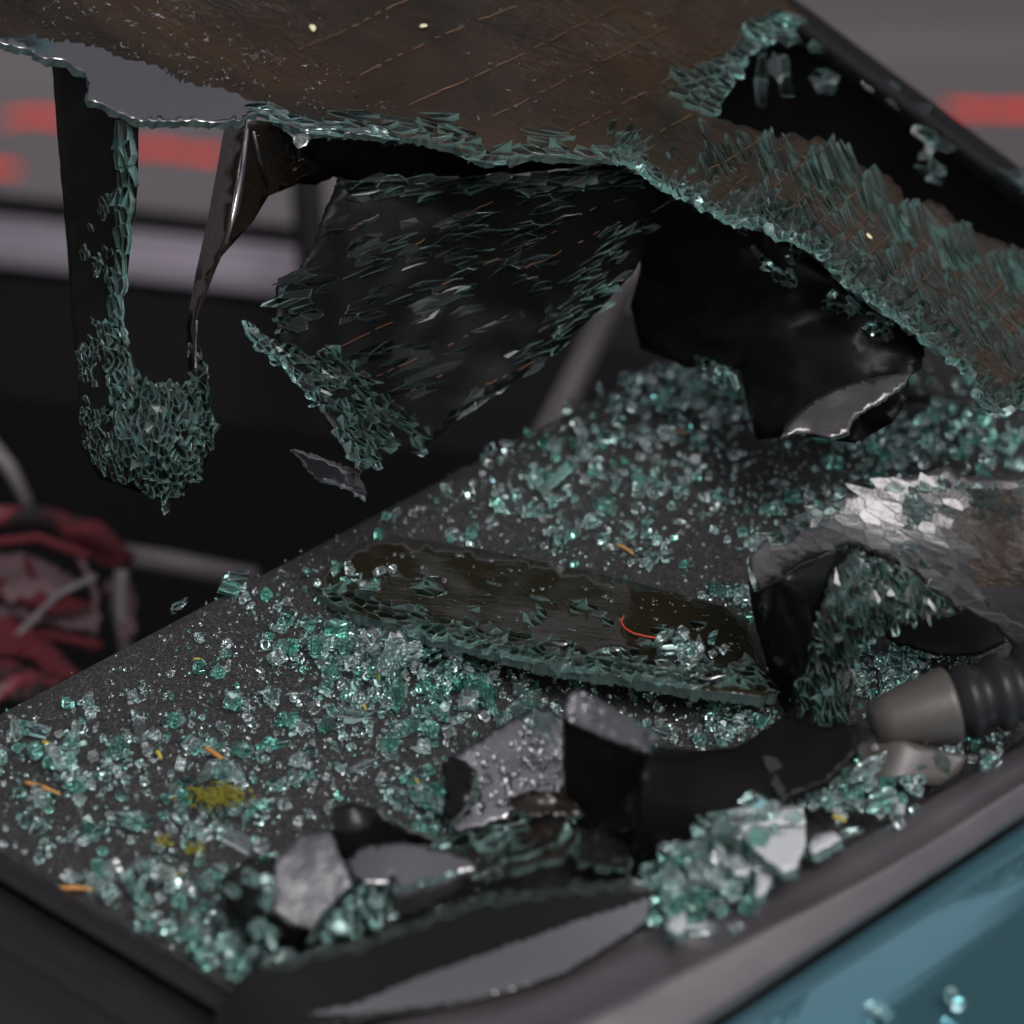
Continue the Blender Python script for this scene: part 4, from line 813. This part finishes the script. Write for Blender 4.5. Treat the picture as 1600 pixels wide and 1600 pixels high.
v, f = tube([at(-20, 690, .5), at(15, 730, .5), at(45, 790, .5)], [.005, .004, .003], 10); tag(build('seat_strut', v, f, 'grey', smooth=True), 'blurred thin grey strut above the red fabric at the left edge', 'strut')
v, f = tube([at(-30, 806, .33), at(60, 806, .34), at(150, 832, .36), at(205, 880, .36)], [.006, .006, .007, .005], 10); tag(build('fabric_cord', v, f, 'redc', smooth=True), 'blurred red cord arching over the crumpled fabric', 'cord')

for q, (pts, r, m) in enumerate((([(-30, 850), (60, 840), (140, 870)], .003, 'red'), ([(20, 1000), (90, 930), (150, 900)], .002, 'grey'), ([(-20, 1020), (70, 990), (160, 1010)], .003, 'red'), ([(120, 860), (150, 930), (140, 1020)], .002, 'pink'), ([(40, 870), (70, 950), (60, 1040)], .002, 'red'), ([(190, 890), (188, 950), (196, 1020)], .004, 'grey'))):
    v, f = tube([at(x, y, .29 + .01 * q) for x, y in resample(pts, 14)], r, 8); build('loose_thread', v, f, m, fab, smooth=True)
# ================================================================== glass left on the far window frame
SFr = Surf([(1180, 40, .14), (1320, 60, .15), (1200, 190, .16), (1310, 180, .16), (1600, 300, .14), (1430, 200, .15)])
fg = thing('frame_glass_remnant', SFr.p(1250, 180), 'blurred teal glass remnants dangling under the far window frame near the hole', 'broken glass')
pieces(fg, SFr, [dict(r=[(1165, 45), (1215, 22), (1255, 40), (1240, 65), (1180, 72)], w=16, l=30, a=10, tilt=0.25), dict(r=[(1205, 95), (1232, 75), (1238, 130), (1220, 160), (1208, 140)], w=16, l=28, a=80, tilt=0.3), dict(r=[(1262, 120), (1300, 100), (1312, 125), (1290, 145), (1265, 140)], w=14, l=18, a=0, tilt=0.4), dict(r=[(1175, 95), (1190, 95), (1190, 190), (1180, 190)], w=14, l=40, a=88, tilt=0.2)], mats=('glass', 'frac'))
fg2 = thing('frame_glass_remnant', SFr.p(1500, 260), 'blurred teal glass crumbs clinging to the far window frame at the right edge', 'broken glass')
pieces(fg2, SFr, [dict(r=[(1420, 150), (1470, 170), (1540, 215), (1640, 290), (1640, 330), (1580, 285), (1520, 245), (1470, 225), (1425, 200)], w=16, l=24, a=35, tilt=0.45, keep=0.6), dict(r=[(1430, 200), (1490, 230), (1480, 290), (1440, 270)], w=13, l=18, a=35, tilt=0.5, keep=0.4), dict(r=[(1245, 35), (1330, 90), (1430, 160), (1420, 185), (1330, 120), (1240, 60)], w=14, l=26, a=35, tilt=0.4, keep=0.6)], mats=('glass', 'frac'))

# ================================================================== conifer behind the car, mirrored in the boot lid
tr = thing('conifer_tree', (3.95, 7.4, GZ), 'tall dark conifer mirrored as a dark jagged shape in the teal boot lid', 'tree')
tp = [Vector((3.95, 7.4, GZ + h)) for h in np.linspace(0, 16, 9)]
v, f = tube(tp, [0.3 * (1 - i / 9.5) for i in range(9)], 10); build('trunk', v, f, 'bark', tr, smooth=True)
cv, cf_ = [], []
rr = random.Random(3)
for k in range(8000):
    h = rr.uniform(0.06, 1) ** 0.8; rad = (1 - h) * 3.4 + 0.15; a = rr.uniform(0, 6.28); q = rad * rr.uniform(0.25, 1.0) * (0.8 + 0.2 * math.sin(h * 60))
    c = Vector((3.95 + math.cos(a) * q, 7.4 + math.sin(a) * q, GZ + 1 + h * 15.5 - q * 0.25)); d = Vector((math.cos(a), math.sin(a), rr.uniform(-.5, .1))).normalized(); s = d.cross(Vector((0, 0, 1))).normalized()
    L = rr.uniform(.35, .7); n0 = len(cv); cv += [c - d * L * .4 - s * .12, c - d * L * .4 + s * .12, c + d * L * .3 + s * .16 + Vector((0, 0, -.08)), c + d * L, c + d * L * .3 - s * .16 + Vector((0, 0, -.08))]; cf_.append((n0, n0 + 1, n0 + 2, n0 + 3, n0 + 4))
build('crown', cv, cf_, 'needle', tr)
